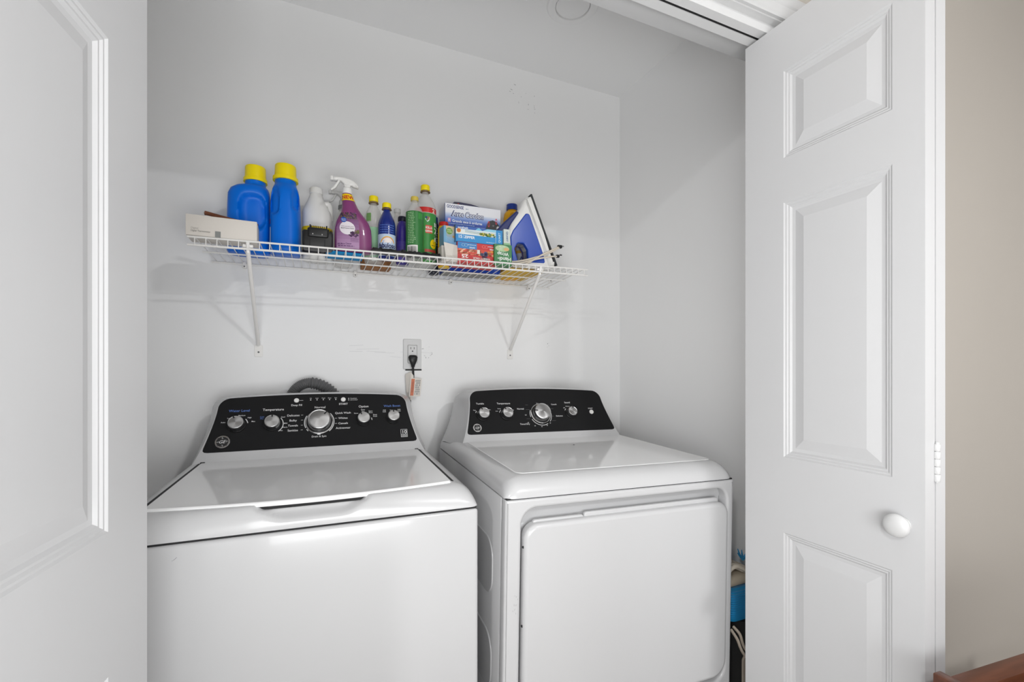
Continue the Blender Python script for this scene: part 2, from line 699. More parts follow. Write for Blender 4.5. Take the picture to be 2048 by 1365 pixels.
def bifold(name, label, loc, ang, pan, side, knob_z):
    """lead leaf: far edge at loc, running to the room; side=+1: visible face looks to -x (right pair)"""
    d = struct(thing(name, label, 'door', loc, ang), label)
    # local frame of the pair: +x runs from the far edge to the room; visible face normal is -y
    l1 = leaf(d, pan)
    l2 = leaf(d, pan)
    if side < 0:
        l1.scale = (1, -1, 1)
        l2.scale = (1, 1, 1)
        l2.location = (0.0, -2 * LT - 0.004, 0)
    else:
        l2.scale = (1, -1, 1)
        l2.location = (0.0, 2 * LT + 0.004, 0)
    yh = (LT + 0.002) * side
    for z in (0.22, 0.9955, 2.005 - 0.055):
        hinge(d, LW + 0.003, yh, z)
    if knob_z:
        kb = lathe([(0.0150, 0), (0.0150, 0.0025), (0.0110, 0.005), (0.0110, 0.0085), (0.017, 0.012), (0.0218, 0.0175), (0.0225, 0.022),
                    (0.0205, 0.027), (0.015, 0.031), (0.008, 0.0330), (0.001, 0.0335)], 32)
        k = obj('knob', kb, M_trim, d)
        k.location = (0.352, 0, knob_z)
        k.rotation_euler = (PI / 2, 0, 0)
    return d


# right pair: local +x -> world -y, local -y -> world -x
bifold('door_2', 'white six-panel bifold door folded open on the right, with round knob', (1.05, 0.8627, 0), -PI / 2,
       [(0.165, 0.7745), (0.9585, 1.580), (1.688, 1.901)], 1, 0.8713)
# left pair: local +x runs towards the room, visible face looks to +x
bifold('door_1', 'white panelled bifold door folded open on the left, close to the camera', (-0.235, 0.86, 0), -PI / 2 - math.radians(6.4),
       [(0.165, 0.772), (0.961, 1.6045), (1.712, 1.925)], -1, None)

# ================================================================== WASHER AND DRYER
DY, DZ = 0.09 / math.hypot(0.09, 0.155), 0.155 / math.hypot(0.09, 0.155)


def console(parent, y0, z0, yback):
    """control console: white housing lofted from the leaning front outline to the back"""
    def P(x, h, off):
        return Vector((x, y0 + DY * h - DZ * off, z0 + DZ * h + DY * off))

    def outline(hb, ht, h0, hc, hp, r):
        pts = []
        ns = 14
        for i in range(ns + 1):
            t = i / ns
            pts.append((ht + (hb - ht) * ((1 - t) ** 1.7 * 0.75 + (1 - t) * 0.25), h0 + (hc - r - h0) * t))
        for i in range(1, 9):
            a = PI / 2 * i / 8
            pts.append((ht - r + r * math.cos(a), hc - r + r * math.sin(a)))
        for i in range(1, 11):
            x = (ht - r) * (1 - i / 10)
            pts.append((x, hc + (hp - hc) * (1 - (x / (ht - r)) ** 2)))
        return pts + [(-x, h) for x, h in reversed(pts[:-1])]
    base = outline(0.318, 0.272, -0.03, 0.182, 0.193, 0.04)
    r0 = [P(x * 0.975, min(h, h - 0.006 if h > 0 else h), 0) for x, h in base]
    r1 = [P(x * 0.992, h - 0.0015 if h > 0 else h, -0.003) for x, h in base]
    r2 = [P(x, h, -0.012) for x, h in base]
    bk = outline(0.340, 0.296, -0.03, 0.182, 0.193, 0.045)
    r3 = [Vector((x, y0 + 0.13 + 0.02 * min(1, max(0, h / 0.18)), z0 + DZ * h - 0.004)) for x, h in bk]
    r4 = [Vector((x, yback, z0 + DZ * h - 0.012)) for x, h in bk]
    obj('console', loft([r0, r1, r2, r3, r4]), M_enamel, parent, ang=40)
    # black control panel
    hb, ht, hc, hp, r = 0.291, 0.2665, 0.1755, 0.184, 0.034
    right = [(0.0, 0.0095)]
    right += [(hb - 0.012, 0.0095), (hb - 0.004, 0.011), (hb - 0.0005, 0.015), (hb - 0.001, 0.022)]
    for i in range(1, 9):
        t = i / 8
        right.append((ht + (hb - 0.001 - ht) * (1 - t) ** 1.35, 0.022 + (hc - r - 0.022) * t))
    for i in range(1, 9):
        a = PI / 2 * i / 8
        right.append((ht - r + r * math.cos(a), hc - r + r * math.sin(a)))
    for i in range(1, 11):
        x = (ht - r) * (1 - i / 10)
        right.append((x, hc + (hp - hc) * (1 - (x / (ht - r)) ** 2)))
    full = right + [(-x, h) for x, h in reversed(right[1:-1])]
    bm = bmesh.new()
    a = [bm.verts.new(P(x, h, -0.001)) for x, h in full]
    b = [bm.verts.new(P(x, h, 0.0012)) for x, h in full]
    n = len(full)
    for i in range(n):
        bm.faces.new((a[i], a[(i + 1) % n], b[(i + 1) % n], b[i]))
    bm.faces.new(b)
    obj('control_panel', bm, M_panel, parent, ang=20)

    def knob(x, h, r, point, big=False):
        H = 0.026 if big else 0.024
        M = place((1, 0, 0), (0, DY, DZ), (0, -DZ, DY), P(x, h, 0.0013))
        bm = lathe([(r * 1.10, 0), (r * 1.10, 0.004), (r * 1.02, 0.0055), (r * 1.0, 0.008)], 40)
        kb = obj('knob', bm, M_dark, parent)
        kb.matrix_local = M
        face = lathe([(r * 1.0, 0.008), (r * 0.99, 0.0095), (r * 0.97, H - 0.003), (r * 0.95, H - 0.001), (r * 0.90, H), (r * 0.86, H - 0.0006),
                      (r * 0.84, H - 0.0004), (0.0008, H)], 48)
        obj('knob_cap', face, M_silver, kb, ang=20)
        bmk = bx(-0.0018, 0.0018, r * 0.62, r * 1.0, H - 0.003, H + 0.0006)
        pm = obj('pointer', bmk, M_dark, kb, sm=False)
        pm.rotation_euler = (0, 0, point)
        if big:
            bm = lathe([(r * 1.22, 0), (r * 1.20, 0.002), (r * 1.12, 0.003)], 48, cap0=False, cap1=False)
            obj('trim_ring', bm, M_chrome, kb)
        return kb

    def button(x, h, r):
        M = place((1, 0, 0), (0, DY, DZ), (0, -DZ, DY), P(x, h, 0.0013))
        b = obj('button', lathe([(r, 0), (r, 0.002), (r * 0.93, 0.0035), (r * 0.6, 0.0042), (0.0005, 0.0043)], 28), M_whitepl, parent)
        b.matrix_local = M
        return b

    def badge(x, h, r):
        M = place((1, 0, 0), (0, DY, DZ), (0, -DZ, DY), P(x, h, 0.0013))
        b = obj('badge', lathe([(r, 0), (r, 0.0012), (r * 0.97, 0.0018), (r * 0.80, 0.0018), (r * 0.78, 0.001), (0.0005, 0.001)], 36), M_chrome, parent)
        b.matrix_local = M
        pr = Print(planar((0, 0, 0.0011), (1, 0, 0), (0, 1, 0), (0, 0, 1)), 0.0001, 0.0002)
        pr.ell(0, 0, r * 0.78, r * 0.78, (36, 36, 37), 0, 32)
        for a in range(4):
            pr.ell(r * 0.86 * math.cos(a * PI / 2 + 0.8), r * 0.86 * math.sin(a * PI / 2 + 0.8), r * 0.13, r * 0.05, (90, 90, 90), 5, 10, tilt=a * PI / 2 + 2.2)
            pr.ell(r * 0.62 * math.cos(a * PI / 2), r * 0.62 * math.sin(a * PI / 2), r * 0.13, r * 0.12, (205, 205, 205), 2, 12, 1, rin=0.6, a1=4.2, tilt=a * PI / 2)
        pr.text('GE', 0, 0, r * 0.70, (215, 215, 215), 3, bold=0.01, shear=0.35)
        pr.build('monogram', b)
        return b
    pr = Print(planar(P(0, 0, 0.0013), (1, 0, 0), (0, DY, DZ), (0, -DZ, DY)), 0.0002, 0.0001)
    return pr, knob, button, badge


WH, WD, WS = (232, 232, 232), (120, 120, 121), (96, 128, 196)


def arc(pr, x, h, r, a0, a1, w=0.0022, col=(205, 205, 205)):
    pr.ell(x, h, r, r, col, 1, 24, 1, rin=1 - w / r, a0=math.radians(a0), a1=math.radians(a1))


# ---------------- washer
RZW = -0.0245
washer = thing('washing_machine', 'white top-loading washing machine with glossy lid, left of the dryer', 'washing machine', (-0.002, 0.9855, 0), RZW)
bm = bx(-0.343, 0.343, 0.0, 0.675, 0.025, 0.8575, 0.008, 3)
obj('cabinet', bm, M_enamel, washer)
obj('seam', bx(-0.339, 0.339, 0.004, 0.67, 0.857, 0.8625), M_gap, washer, sm=False)


def fillet_deck(yfront, z_top, slope, yend, rside, scoop=None, z0=0.862, hw=0.343, nx=110, na=20, ny=24, rcorner=0.02):
    bm = bmesh.new()
    grid = []
    xs = [-hw + 2 * hw * i / nx for i in range(nx + 1)]
    # denser towards the sides
    xs = [hw * math.copysign(1 - (1 - abs(x / hw)) ** 1.5, x) for x in xs]
    rows = na + ny
    for x in xs:
        col = []
        yf = yfront(x)
        e = max(0.0, (abs(x) - (hw - rside)) / rside)
        drop = 1 - math.sqrt(max(0.0, 1 - e * e))
        ec = max(0.0, (abs(x) - (hw - rcorner)) / rcorner)
        yo = rcorner * (1 - math.sqrt(max(0.0, 1 - ec * ec))) * 0.6
        for k in range(rows + 1):
            if k <= na:
                a = PI / 2 * k / na
                y = yf * (1 - math.cos(a)) ** 0.9 + yo * (1 - k / na * 0.3)
                z = z0 + (z_top - z0) * math.sin(a)
            else:
                t = (k - na) / ny
                y = yf + (yend - yf) * t
                z = z_top + slope * (y - yf)
            z = z0 + (z - z0) * (1 - drop * 0.97)
            if scoop:
                y, z = scoop(x, y, z)
            col.append(bm.verts.new((x, y, z)))
        grid.append(col)
    for a, b in zip(grid, grid[1:]):
        for k in range(rows):
            bm.faces.new((a[k], b[k], b[k + 1], a[k + 1]))
    # underside skirt
    for col in (grid[0], grid[-1]):
        lo = [bm.verts.new((v.co.x, v.co.y, z0 - 0.0)) for v in (col[0], col[-1])]
    bmesh.ops.remove_doubles(bm, verts=bm.verts, dist=0.00001)
    return bm


def sstep(a, b, x):
    t = max(0.0, min(1.0, (x - a) / (b - a)))
    return t * t * (3 - 2 * t)


def wash_front(x):
    return 0.052 - 0.034 * (1 - min(1, abs(x) / 0.31) ** 2)


def scoop(x, y, z):
    top = sstep(0.876, 0.893, z)
    wx = 0.072 + 0.034 * sstep(0.880, 0.906, z)
    m = 1 - sstep(wx - 0.020, wx + 0.003, abs(x))
    back = 1 - sstep(0.085, 0.105, y)
    k = m * top * back
    return y + 0.018 * k * (1 - sstep(0.03, 0.07, y)), z - max(0.0, z - 0.8965) * k


obj('top_deck', fillet_deck(wash_front, 0.909, 0.022, 0.672, 0.050, scoop), M_enamel, washer, ang=60)
sl = 0.022


def lid_outline(grow):
    p = []
    for i in range(25):
        x = -0.296 - grow + (0.592 + 2 * grow) * i / 24
        p.append((x, wash_front(x) - 0.001 - grow * 0.4))
    p = rpoly([p[0]] + p[1:-1] + [p[-1]] + [(0.291 + grow, 0.470 + grow), (-0.291 - grow, 0.470 + grow)], [0.03] + [0] * 23 + [0.03, 0.004, 0.004])
    return p


TL = Matrix.Translation((0, 0, 0.9085 - sl * 0.03)) @ Matrix.Rotation(math.atan(sl), 4, 'X')
shade_outline = [(x, max(y, 0.062)) for x, y in lid_outline(0.0055)]
obj('lid_gap_shade', plate([shade_outline], 0.003, 0, 1, Matrix.Translation((0, 0, -0.0013)) @ TL), M_gap, washer, sm=False)  # dark strip painted as the shadow in the lid recess
obj('handle_shade', bx(-0.105, 0.105, 0.0262, 0.075, 0.8966, 0.9075), M_gap, washer, sm=False)  # dark box added as the shade under the lid edge, over the scoop
lid = obj('lid', plate([lid_outline(0)], 0.0060, 0.0025, 3, Matrix.Translation((0, 0, -0.0017)) @ TL), M_lid, washer, ang=50)
lipp = [(x, y + 0.0045, 0.9090 + sl * (y - 0.03)) for x, y in [(-0.288 + 0.576 * q / 30, wash_front(-0.288 + 0.576 * q / 30)) for q in range(31)]]
obj('lid_lip', tube(lipp, 0.0050, 12), M_lid, lid, ang=80)
for sx in (-1, 1):
    obj('lid_hinge', bx(sx * 0.287 - 0.006, sx * 0.287 + 0.006, 0.464, 0.474, 0.914, 0.9215, 0.002), M_dark, washer)
pr, knob, button, badge = console(washer, 0.475, 0.935, 0.668)
knob(-0.2155, 0.0880, 0.0205, 0.35)
knob(-0.1240, 0.0875, 0.0205, 0.0)
knob(0.0025, 0.0880, 0.0325, -0.75, True)
knob(0.1305, 0.0885, 0.0190, 0.55)
knob(0.2215, 0.0915, 0.0190, 0.0)
button(-0.0625, 0.1625, 0.0072)
button(0.0717, 0.1620, 0.0072)
badge(-0.2461, 0.0393, 0.0185)
T = pr.text
T('Water Level', -0.2124, 0.1340, 0.0105, WS, bold=0.008)
T('Temperature', -0.1242, 0.1345, 0.0105, WH, bold=0.008)
T('Normal', 0.0036, 0.1375, 0.0100, WH, bold=0.006)
T('Option', 0.1321, 0.1362, 0.0105, WH, bold=0.006)
T('Wash Boost', 0.2209, 0.1354, 0.0105, WS, bold=0.006)
T('Deep Fill', -0.0620, 0.1470, 0.0085, WH, bold=0.006)
T('START', 0.0717, 0.1470, 0.0090, WH, bold=0.012)
for s, h in (('Delicates', 0.1130), ('Bulky', 0.0965), ('Towels', 0.0800), ('Sanitize', 0.0645)):
    T(s, -0.0700, h, 0.0092, WH, align='l' if False else 'c', bold=0.004)
    pr.line(-0.0485, h, -0.0430, h, 0.0008, WH)
for s, h in (('Quick Wash', 0.1160), ('Whites', 0.0985), ('Casuals', 0.0810), ('Activewear', 0.0655)):
    T(s, 0.0790, h, 0.0092, WH, align='r', bold=0.004) if False else T(s, 0.0700, h, 0.0092, WH, bold=0.004)
    if s in ('Whites', 'Casuals'):
        pr.line(0.0465, h, 0.0530, h, 0.0008, WH)
T('Drain & Spin', 0.0017, 0.0415, 0.0080, WH)
pr.rect(-0.003, 0.006, 0.0465, 0.0482, WH, 1)
arc(pr, 0.0025, 0.0880, 0.0425, -48, 42)
arc(pr, 0.0025, 0.0880, 0.0425, 148, 205)
arc(pr, 0.0025, 0.0880, 0.0425, 212, 222)
arc(pr, -0.1240, 0.0870, 0.0290, -55, 42)
arc(pr, -0.2155, 0.0880, 0.0290, 12, 42)
arc(pr, 0.1305, 0.0880, 0.0265, 0, 18)
for s, x, h, c in (('Auto', -0.2500, 0.0985, WH), ('Low', -0.236, 0.1110, WH), ('Medium', -0.205, 0.1185, WH), ('High', -0.1850, 0.1110, WH), ('Max', -0.1745, 0.0985, WH),
                   ('Cold', -0.1530, 0.1115, WS), ('Plus', -0.1530, 0.1060, WS), ('Cool', -0.0975, 0.1090, WH), ('Mild', -0.0900, 0.0885, WH),
                   ('Warm', -0.0920, 0.0760, WH), ('Hot', -0.1010, 0.0660, WH),
                   ('None', 0.1090, 0.1130, WH), ('Extra', 0.1300, 0.1250, WH), ('Spin', 0.1300, 0.1195, WH), ('Extra', 0.1530, 0.1190, WH), ('Rinse', 0.1530, 0.1135, WH),
                   ('Deep', 0.1660, 0.1060, WH), ('Rinse', 0.1660, 0.1005, WH),
                   ('Add', 0.1955, 0.1205, WH), ('Soak', 0.1955, 0.1150, WH), ('None', 0.2190, 0.1200, WH), ('Add', 0.2420, 0.1215, WH), ('Stain', 0.2420, 0.1160, WH)):
    T(s, x, h, 0.0055, c, bold=0.004)
pr.line(-0.054, 0.1625, -0.044, 0.1625, 0.0009, WH)
for i, s in enumerate(('Fill', 'Soak', 'Wash', 'Rinse', 'Spin')):
    x = -0.0229 + i * 0.0181
    T(s, x, 0.1690, 0.0045, WH)
    pr.ell(x, 0.1635, 0.0018, 0.0018, (220, 220, 220), 1, 10, 1)
for h, s in ((0.1660, 'Complete'), (0.1605, 'Lid Locked')):
    pr.ell(0.0880, h, 0.0016, 0.0016, (220, 220, 220), 1, 10, 1)
    T(s, 0.0925, h, 0.0050, WH, align='l')
for a, b, c, d in ((0.2420, 0.2625, 0.0500, 0.0510), (0.2420, 0.2625, 0.0245, 0.0255), (0.2420, 0.2430, 0.0245, 0.0510), (0.2615, 0.2625, 0.0245, 0.0510)):
    pr.rect(a, b, c, d, WH, 1)
T('10', 0.2525, 0.0420, 0.0165, WH, bold=0.012)
for h in (0.0335, 0.0305, 0.0275):
    pr.smalltext(0.2445, 0.2605, h, 0.0013, WH)
pr.build('panel_lettering', washer)['kind'] = 'stuff'

# ---------------- dryer
dryer = thing('clothes_dryer', 'white front-loading clothes dryer with big square door, right of the washer', 'dryer')
Md = (Matrix.Rotation(-0.04105, 4, 'Z') @ Matrix.Rotation(0.01448, 4, 'Y') @ Matrix.Rotation(0.0063, 4, 'X'))
off = Vector((0.7424, 0.9437, 0.8676)) - (Md.to_3x3() @ Vector((0, 0, 0.861)))
dryer.matrix_world = Matrix.Translation(off) @ Md
obj('cabinet', bx(-0.343, 0.343, 0.032, 0.715, 0.025, 0.8606, 0.003, 2), M_enamel, dryer)
recess = rpoly([(-0.303, 0.300), (0.3195, 0.300), (0.3195, 0.838), (-0.303, 0.838)], [0.04, 0.04, 0.035, 0.04], 8)
front = plate([rrect(-0.343, 0.343, 0.025, 0.8606, 0.003), recess], 0.034, 0.007, 3, FRONT(0, 0.0165, 0))
obj('front_frame', front, M_enamel, dryer, ang=50)
obj('seam', bx(-0.340, 0.340, 0.003, 0.70, 0.8600, 0.8635), M_gap, dryer, sm=False)
# ramp behind the door top
bm = loft([[Vector((x, 0.0335, 0.77)), Vector((x, 0.0315, 0.803)), Vector((x, 0.0215, 0.832)), Vector((x, 0.012, 0.842)), Vector((x, 0.035, 0.842)), Vector((x, 0.035, 0.77))] for x in (-0.303, 0.3195)])
bm2 = bm
obj('door_recess', bm2, M_enamel, dryer, ang=60)
dd = rpoly([(-0.2985, 0.318), (0.3165, 0.318), (0.3165, 0.803), (-0.2985, 0.803)], [0.05, 0.05, 0.036, 0.036], 8)
door = obj('door', plate([dd], 0.036, 0.011, 4, FRONT(0, 0.006, 0)), M_enamel, dryer, ang=60)
obj('door_handle', plate([rrect(-0.134, 0.292, 0.79, 0.8125, 0.006)], 0.010, 0.003, 2, FRONT(0, 0.010, 0)), M_enamel, door, ang=60)
obj('door_handle', plate([rrect(-0.272, -0.136, 0.79, 0.8075, 0.006)], 0.010, 0.003, 2, FRONT(0, 0.010, 0)), M_enamel, door, ang=60)
for z in (0.750, 0.567):
    k = obj('hinge_screw', lathe([(0.0032, 0), (0.0032, 0.0016), (0.0005, 0.0018)], 10), M_gap, door)
    k.location = (-0.2978, -0.001, z)
    k.rotation_euler = (PI / 2, 0, -1.0)
for z0, z1 in ((0.597, 0.7405), (0.363, 0.5060), (0.13, 0.272)):
    obj('side_emboss', plate([rrect(0.082, 0.62, z0, z1, 0.05, 8)], 0.006, 0.0025, 2, place((0, 1, 0), (0, 0, 1), (-1, 0, 0), (-0.3425, 0, 0)) @ Matrix.Identity(4)), M_enamel, dryer, ang=50)


def dry_front(x):
    return 0.046


obj('dryer_top', fillet_deck(dry_front, 0.9075, 0.012, 0.705, 0.045, None, z0=0.8625, rcorner=0.03), M_enamel, dryer, ang=60)
obj('top_inset', plate([rrect(-0.295, 0.315, 0.052, 0.545, 0.02)], 0.004, 0.0015, 2,
                       Matrix.Translation((0, 0, 0.9066 - 0.012 * 0.046)) @ Matrix.Rotation(0.012, 4, 'X')), M_lid, dryer, ang=50)
pr, knob, button, badge = console(dryer, 0.509, 0.928, 0.695)
knob(-0.2285, 0.0805, 0.0205, 0.45)
knob(-0.1405, 0.0805, 0.0205, 0.55)
knob(-0.0060, 0.0810, 0.0325, 1.45, True)
knob(0.1170, 0.0800, 0.0190, -0.25)
button(0.2086, 0.0835, 0.0085)
badge(-0.2544, 0.0330, 0.0150)
T = pr.text
T('Tumble', -0.2324, 0.1250, 0.0095, WH, bold=0.006)
T('Temperature', -0.1440, 0.1245, 0.0095, WH, bold=0.006)
T('Sound', 0.1135, 0.1250, 0.0095, WH, bold=0.006)
T('START', 0.2084, 0.0985, 0.0070, WH, bold=0.008)
T('Normal', -0.0824, 0.1020, 0.0085, WH, bold=0.006)
T('Casuals', 0.0560, 0.1180, 0.0075, WH, bold=0.004)
T('Delicates', 0.0680, 0.0705, 0.0075, WH, bold=0.004)
T('Timed Dry', -0.0760, 0.0420, 0.0085, WH, bold=0.004)
T('Reg', -0.2560, 0.1000, 0.0055, WH)
T('Ext', -0.2000, 0.1010, 0.0055, WH)
T('Extra', -0.1640, 0.1040, 0.0055, WH)
T('Low', -0.1740, 0.0950, 0.0055, WH)
T('High', -0.1140, 0.0980, 0.0055, WH)
T('Off', 0.0960, 0.1030, 0.0055, WH)
T('Medium', 0.1120, 0.1090, 0.0055, WH)
for x, h, s in ((-0.062, 0.047, '80'), (-0.038, 0.034, '60'), (-0.012, 0.030, '40'), (0.010, 0.034, '30'), (0.024, 0.043, '20'), (-0.066, 0.077, 'Off'), (0.032, 0.0880, 'Off'), (-0.010, 0.1230, 'More')):
    T(s, x, h, 0.0052, WH)
for x0, x1, h in ((-0.062, -0.048, 0.0985), (0.026, 0.034, 0.1160), (0.036, 0.046, 0.0700), (-0.066, -0.052, 0.062), (-0.06, -0.05, 0.117), (0.037, 0.05, 0.1), (0.034, 0.05, 0.052)):
    pr.line(x0, h, x1, h, 0.0006, WD)
arc(pr, -0.0060, 0.0780, 0.0435, 155, 192)
arc(pr, -0.0060, 0.0780, 0.0435, 205, 300)
arc(pr, -0.0060, 0.0780, 0.0435, 318, 372)
arc(pr, -0.1405, 0.0800, 0.0270, 135, 160)
arc(pr, -0.2285, 0.0800, 0.0270, 140, 158)
arc(pr, 0.1170, 0.0800, 0.0250, 128, 148)
pr.build('panel_lettering', dryer)['kind'] = 'stuff'
obj('dust_speck', lathe([(0.003, 0), (0.002, 0.0008), (0.0005, 0.001)], 8), M_gap, dryer, (0.03, 0.36, 0.9135))

# ================================================================== CLOSET FITTINGS
# flush ceiling light
cl = thing('ceiling_light', 'flush round white ceiling light disc, switched off, near the doorway', 'ceiling light', (0.824, 1.368, CEIL))
obj('trim_ring', lathe([(0.0605, -0.001), (0.0615, -0.007), (0.068, -0.009), (0.086, -0.006), (0.0915, 0.0)], 56, cap0=False, cap1=False), M_ceil, cl)
obj('lens', lathe([(0.0005, -0.0045), (0.03, -0.0045), (0.058, -0.0035), (0.0585, 0.0)], 48, cap0=False, cap1=False), M_ceil, cl)

# outlet, plug, cord, tag
YW = YB
ou = thing('outlet', 'white wall outlet above and between the two machines', 'outlet', (0.3423, YW, 1.2298))
obj('cover_plate', plate([rrect(-0.0345, 0.0345, -0.0575, 0.0575, 0.004), rrect(-0.0172, 0.0172, -0.034, 0.034, 0.002)], 0.006, 0.0022, 2, FRONT(0, -0.003, 0)), M_trim, ou)
rc = obj('receptacle', plate([rrect(-0.0166, 0.0166, -0.0333, 0.0333, 0.002)], 0.006, 0.001, 2, FRONT(0, -0.0035, 0)), M_trim, ou)
for sz in (0.0175, -0.0175):
    for q in (-0.0063, 0.0063):
        obj('slot', bx(q - 0.001, q + 0.001, -0.0068, -0.0063, sz + 0.001, sz + 0.009), M_dark, rc, sm=False)
    g = obj('slot', lathe([(0.0026, 0), (0.0026, 0.0004), (0.0003, 0.0005)], 12), M_dark, rc)
    g.location = (0, -0.0064, sz - 0.0065)
    g.rotation_euler = (PI / 2, 0, 0)
s = obj('screw', lathe([(0.002, 0), (0.0018, 0.0008), (0.0003, 0.001)], 10), M_trim, ou)
s.location = (0, -0.006, 0.048)
s.rotation_euler = (PI / 2, 0, 0)
obj('cutout_edge', bx(-0.026, 0.036, -0.0012, 0.0, -0.0628, -0.0572), M_gap, ou, sm=False)

pg = thing('power_cord', 'black power cord with flat plug in the wall outlet', 'cord', (0.3423, YW - 0.0065, 1.21))
pb = bmesh.new()
secs = []
for z, w, d, y in ((0.016, 0.008, 0.006, -0.006), (0.0145, 0.0135, 0.010, -0.008), (0.008, 0.0175, 0.0135, -0.0095), (-0.003, 0.0155, 0.013, -0.011),
                   (-0.014, 0.011, 0.010, -0.011), (-0.024, 0.007, 0.0065, -0.010), (-0.030, 0.0062, 0.005, -0.009)):
    secs.append([Vector((w * math.copysign(abs(math.cos(a)) ** 0.8, math.cos(a)), y - d * math.copysign(abs(math.sin(a)) ** 0.8, math.sin(a)) * 0.78, z))
                 for a in [2 * PI * i / 20 for i in range(20)]])
obj('plug', loft(secs, bm=pb), M_dark, pg, ang=60)
obj('cord', tube([(0, -0.009, -0.028), (0.001, -0.010, -0.06), (-0.001, -0.012, -0.09), (-0.006, -0.012, -0.12), (-0.011, -0.01, -0.15), (-0.012, -0.009, -0.24),
                  (-0.015, -0.012, -0.34)], 0.0042, 8, smoothn=4), M_dark, pg)
tg = thing('warning_tag', 'white and orange paper warning tag wrapped on the black power cord', 'tag', (0.3423, YW - 0.022, 1.105))
bm = loft([[Vector((x, y, z)) for x, y, z in ((-0.028, 0.012, 0.048), (-0.010, -0.004, 0.058), (0.0, -0.006, 0.043))],
           [Vector((x, y, z)) for x, y, z in ((-0.024, 0.012, -0.02), (-0.012, -0.003, -0.022), (-0.002, -0.006, -0.03))],
           [Vector((x, y, z)) for x, y, z in ((-0.014, 0.01, -0.046), (-0.011, -0.002, -0.05), (-0.006, -0.006, -0.048))]], False, False, False)
obj('folded_side', bm, M_card, tg, ang=10)
bm = bmesh.new()
q = [(-0.012, 0.036), (0.030, 0.031), (0.024, -0.035), (-0.018, -0.036)]
f = [bm.verts.new((x, -0.0075 - 0.003 * (x > 0), z)) for x, z in q]
k = [bm.verts.new((x, -0.0071 - 0.003 * (x > 0), z)) for x, z in q]
bm.faces.new(f)
bm.faces.new(list(reversed(k)))
for i in range(4):
    bm.faces.new((f[i], k[i], k[(i + 1) % 4], f[(i + 1) % 4]))
obj('tag_face', bm, M_card, tg, sm=False)
pr = Print(lambda u, v, o: Vector((u - 0.003 + (v * 0.085), -0.0083 - 0.003 * ((u - 0.003 + v * 0.085 + 0.014) / 0.042) - o, v)))
pr.rect(-0.008, 0.004, -0.032, 0.031, (196, 92, 34), 1)
pr.text('WARNING', -0.002, 0.0, 0.0085, (120, 50, 20), 2, rot=PI / 2, bold=0.01)
for i in range(7):
    x = 0.0085 + i * 0.0027
    for z in range(7):
        if random.random() < 0.85:
            pr.rect(x - 0.0006, x + 0.0006, -0.029 + z * 0.0082, -0.0225 + z * 0.0082, (110, 112, 118), 1)
pr.build('tag_print', tg)

# laundry box behind the washer and drain hose
lb = thing('washer_outlet_box', 'white recessed laundry outlet box on the wall behind the washer', 'outlet box', (0.0225, YW, 1.02))
obj('face_frame', plate([rrect(-0.131, 0.131, -0.085, 0.083, 0.012), rrect(-0.105, 0.105, -0.065, 0.058, 0.006)], 0.005, 0.002, 2, FRONT(0, -0.0025, 0)), M_wall, lb)
obj('box_back', bx(-0.106, 0.106, -0.0012, 0.0, -0.066, 0.059), M_wall, lb, sm=False)
hs = thing('drain_hose', 'grey corrugated drain hose arching up behind the washer panel', 'hose', (0, 1.69, 1.0))
cen = [(-0.083, 0.0, -0.06), (-0.079, 0, 0.03), (-0.073, 0, 0.078), (-0.056, 0, 0.108), (-0.030, 0, 0.1235), (-0.004, 0.002, 0.1245), (0.022, 0.004, 0.116), (0.046, 0.006, 0.100),
       (0.066, 0.008, 0.078), (0.080, 0.010, 0.052), (0.088, 0.012, -0.05)]


def cat(pts, n):
    P = [Vector(p) for p in pts]
    out = []
    for i in range(len(P) - 1):
        p0 = P[i - 1] if i else P[0] * 2 - P[1]
        p1, p2 = P[i], P[i + 1]
        p3 = P[i + 2] if i + 2 < len(P) else P[-1] * 2 - P[-2]
        for k in range(n):
            t = k / n
            out.append(0.5 * ((2 * p1) + (p2 - p0) * t + (2 * p0 - 5 * p1 + 4 * p2 - p3) * t * t + (3 * p1 - p0 - 3 * p2 + p3) * t ** 3))
    return out + [P[-1]]


def resample(P, step):
    out, acc = [P[0]], 0
    for a, b in zip(P, P[1:]):
        L = (b - a).length
        d = step - acc
        while d <= L:
            out.append(a + (b - a) * d / L)
            d += step
        acc = (acc + L) % step
    return out


hp = resample(cat(cen, 24), 0.0009)
n1 = int(len(hp) * 0.50)
obj('fine_corrugation', tube(hp[:n1 + 1], 0, 20, radii=lambda t: 0.0168 + 0.0012 * math.sin(t * n1 * 0.0009 / 0.0042 * 2 * PI)), M_grey, hs, ang=80)
n2 = len(hp) - n1
obj('coarse_corrugation', tube(hp[n1 - 2:], 0, 20, radii=lambda t: 0.0185 + 0.0022 * math.sin(t * n2 * 0.0009 / 0.0105 * 2 * PI)), M_grey, hs, ang=80)

# ================================================================== WIRE SHELF
ZB, YBK, YFR = 1.5245, 1.737, 1.445
SX0, SX1 = -0.305, 0.930


def twist(x):
    return 0.0185 * (x - SX0) / (SX1 - SX0)


def deck(x, y):
    return ZB + 0.0016 + twist(x) * (YBK - y) / (YBK - YFR) + 0.0012


shelf = thing('wire_shelf', 'white wire shelf across the back wall, full of cleaning supplies', 'shelf', (0, 0, 0))
RW = 0.0014


def longwire(name, y, dz, r, x0=SX0, x1=SX1):
    k = (YBK - y) / (YBK - YFR)
    return obj(name, tube([(x0, y, ZB + dz + twist(x0) * k), (x1, y, ZB + dz + twist(x1) * k)], r, 8), M_wire, shelf)


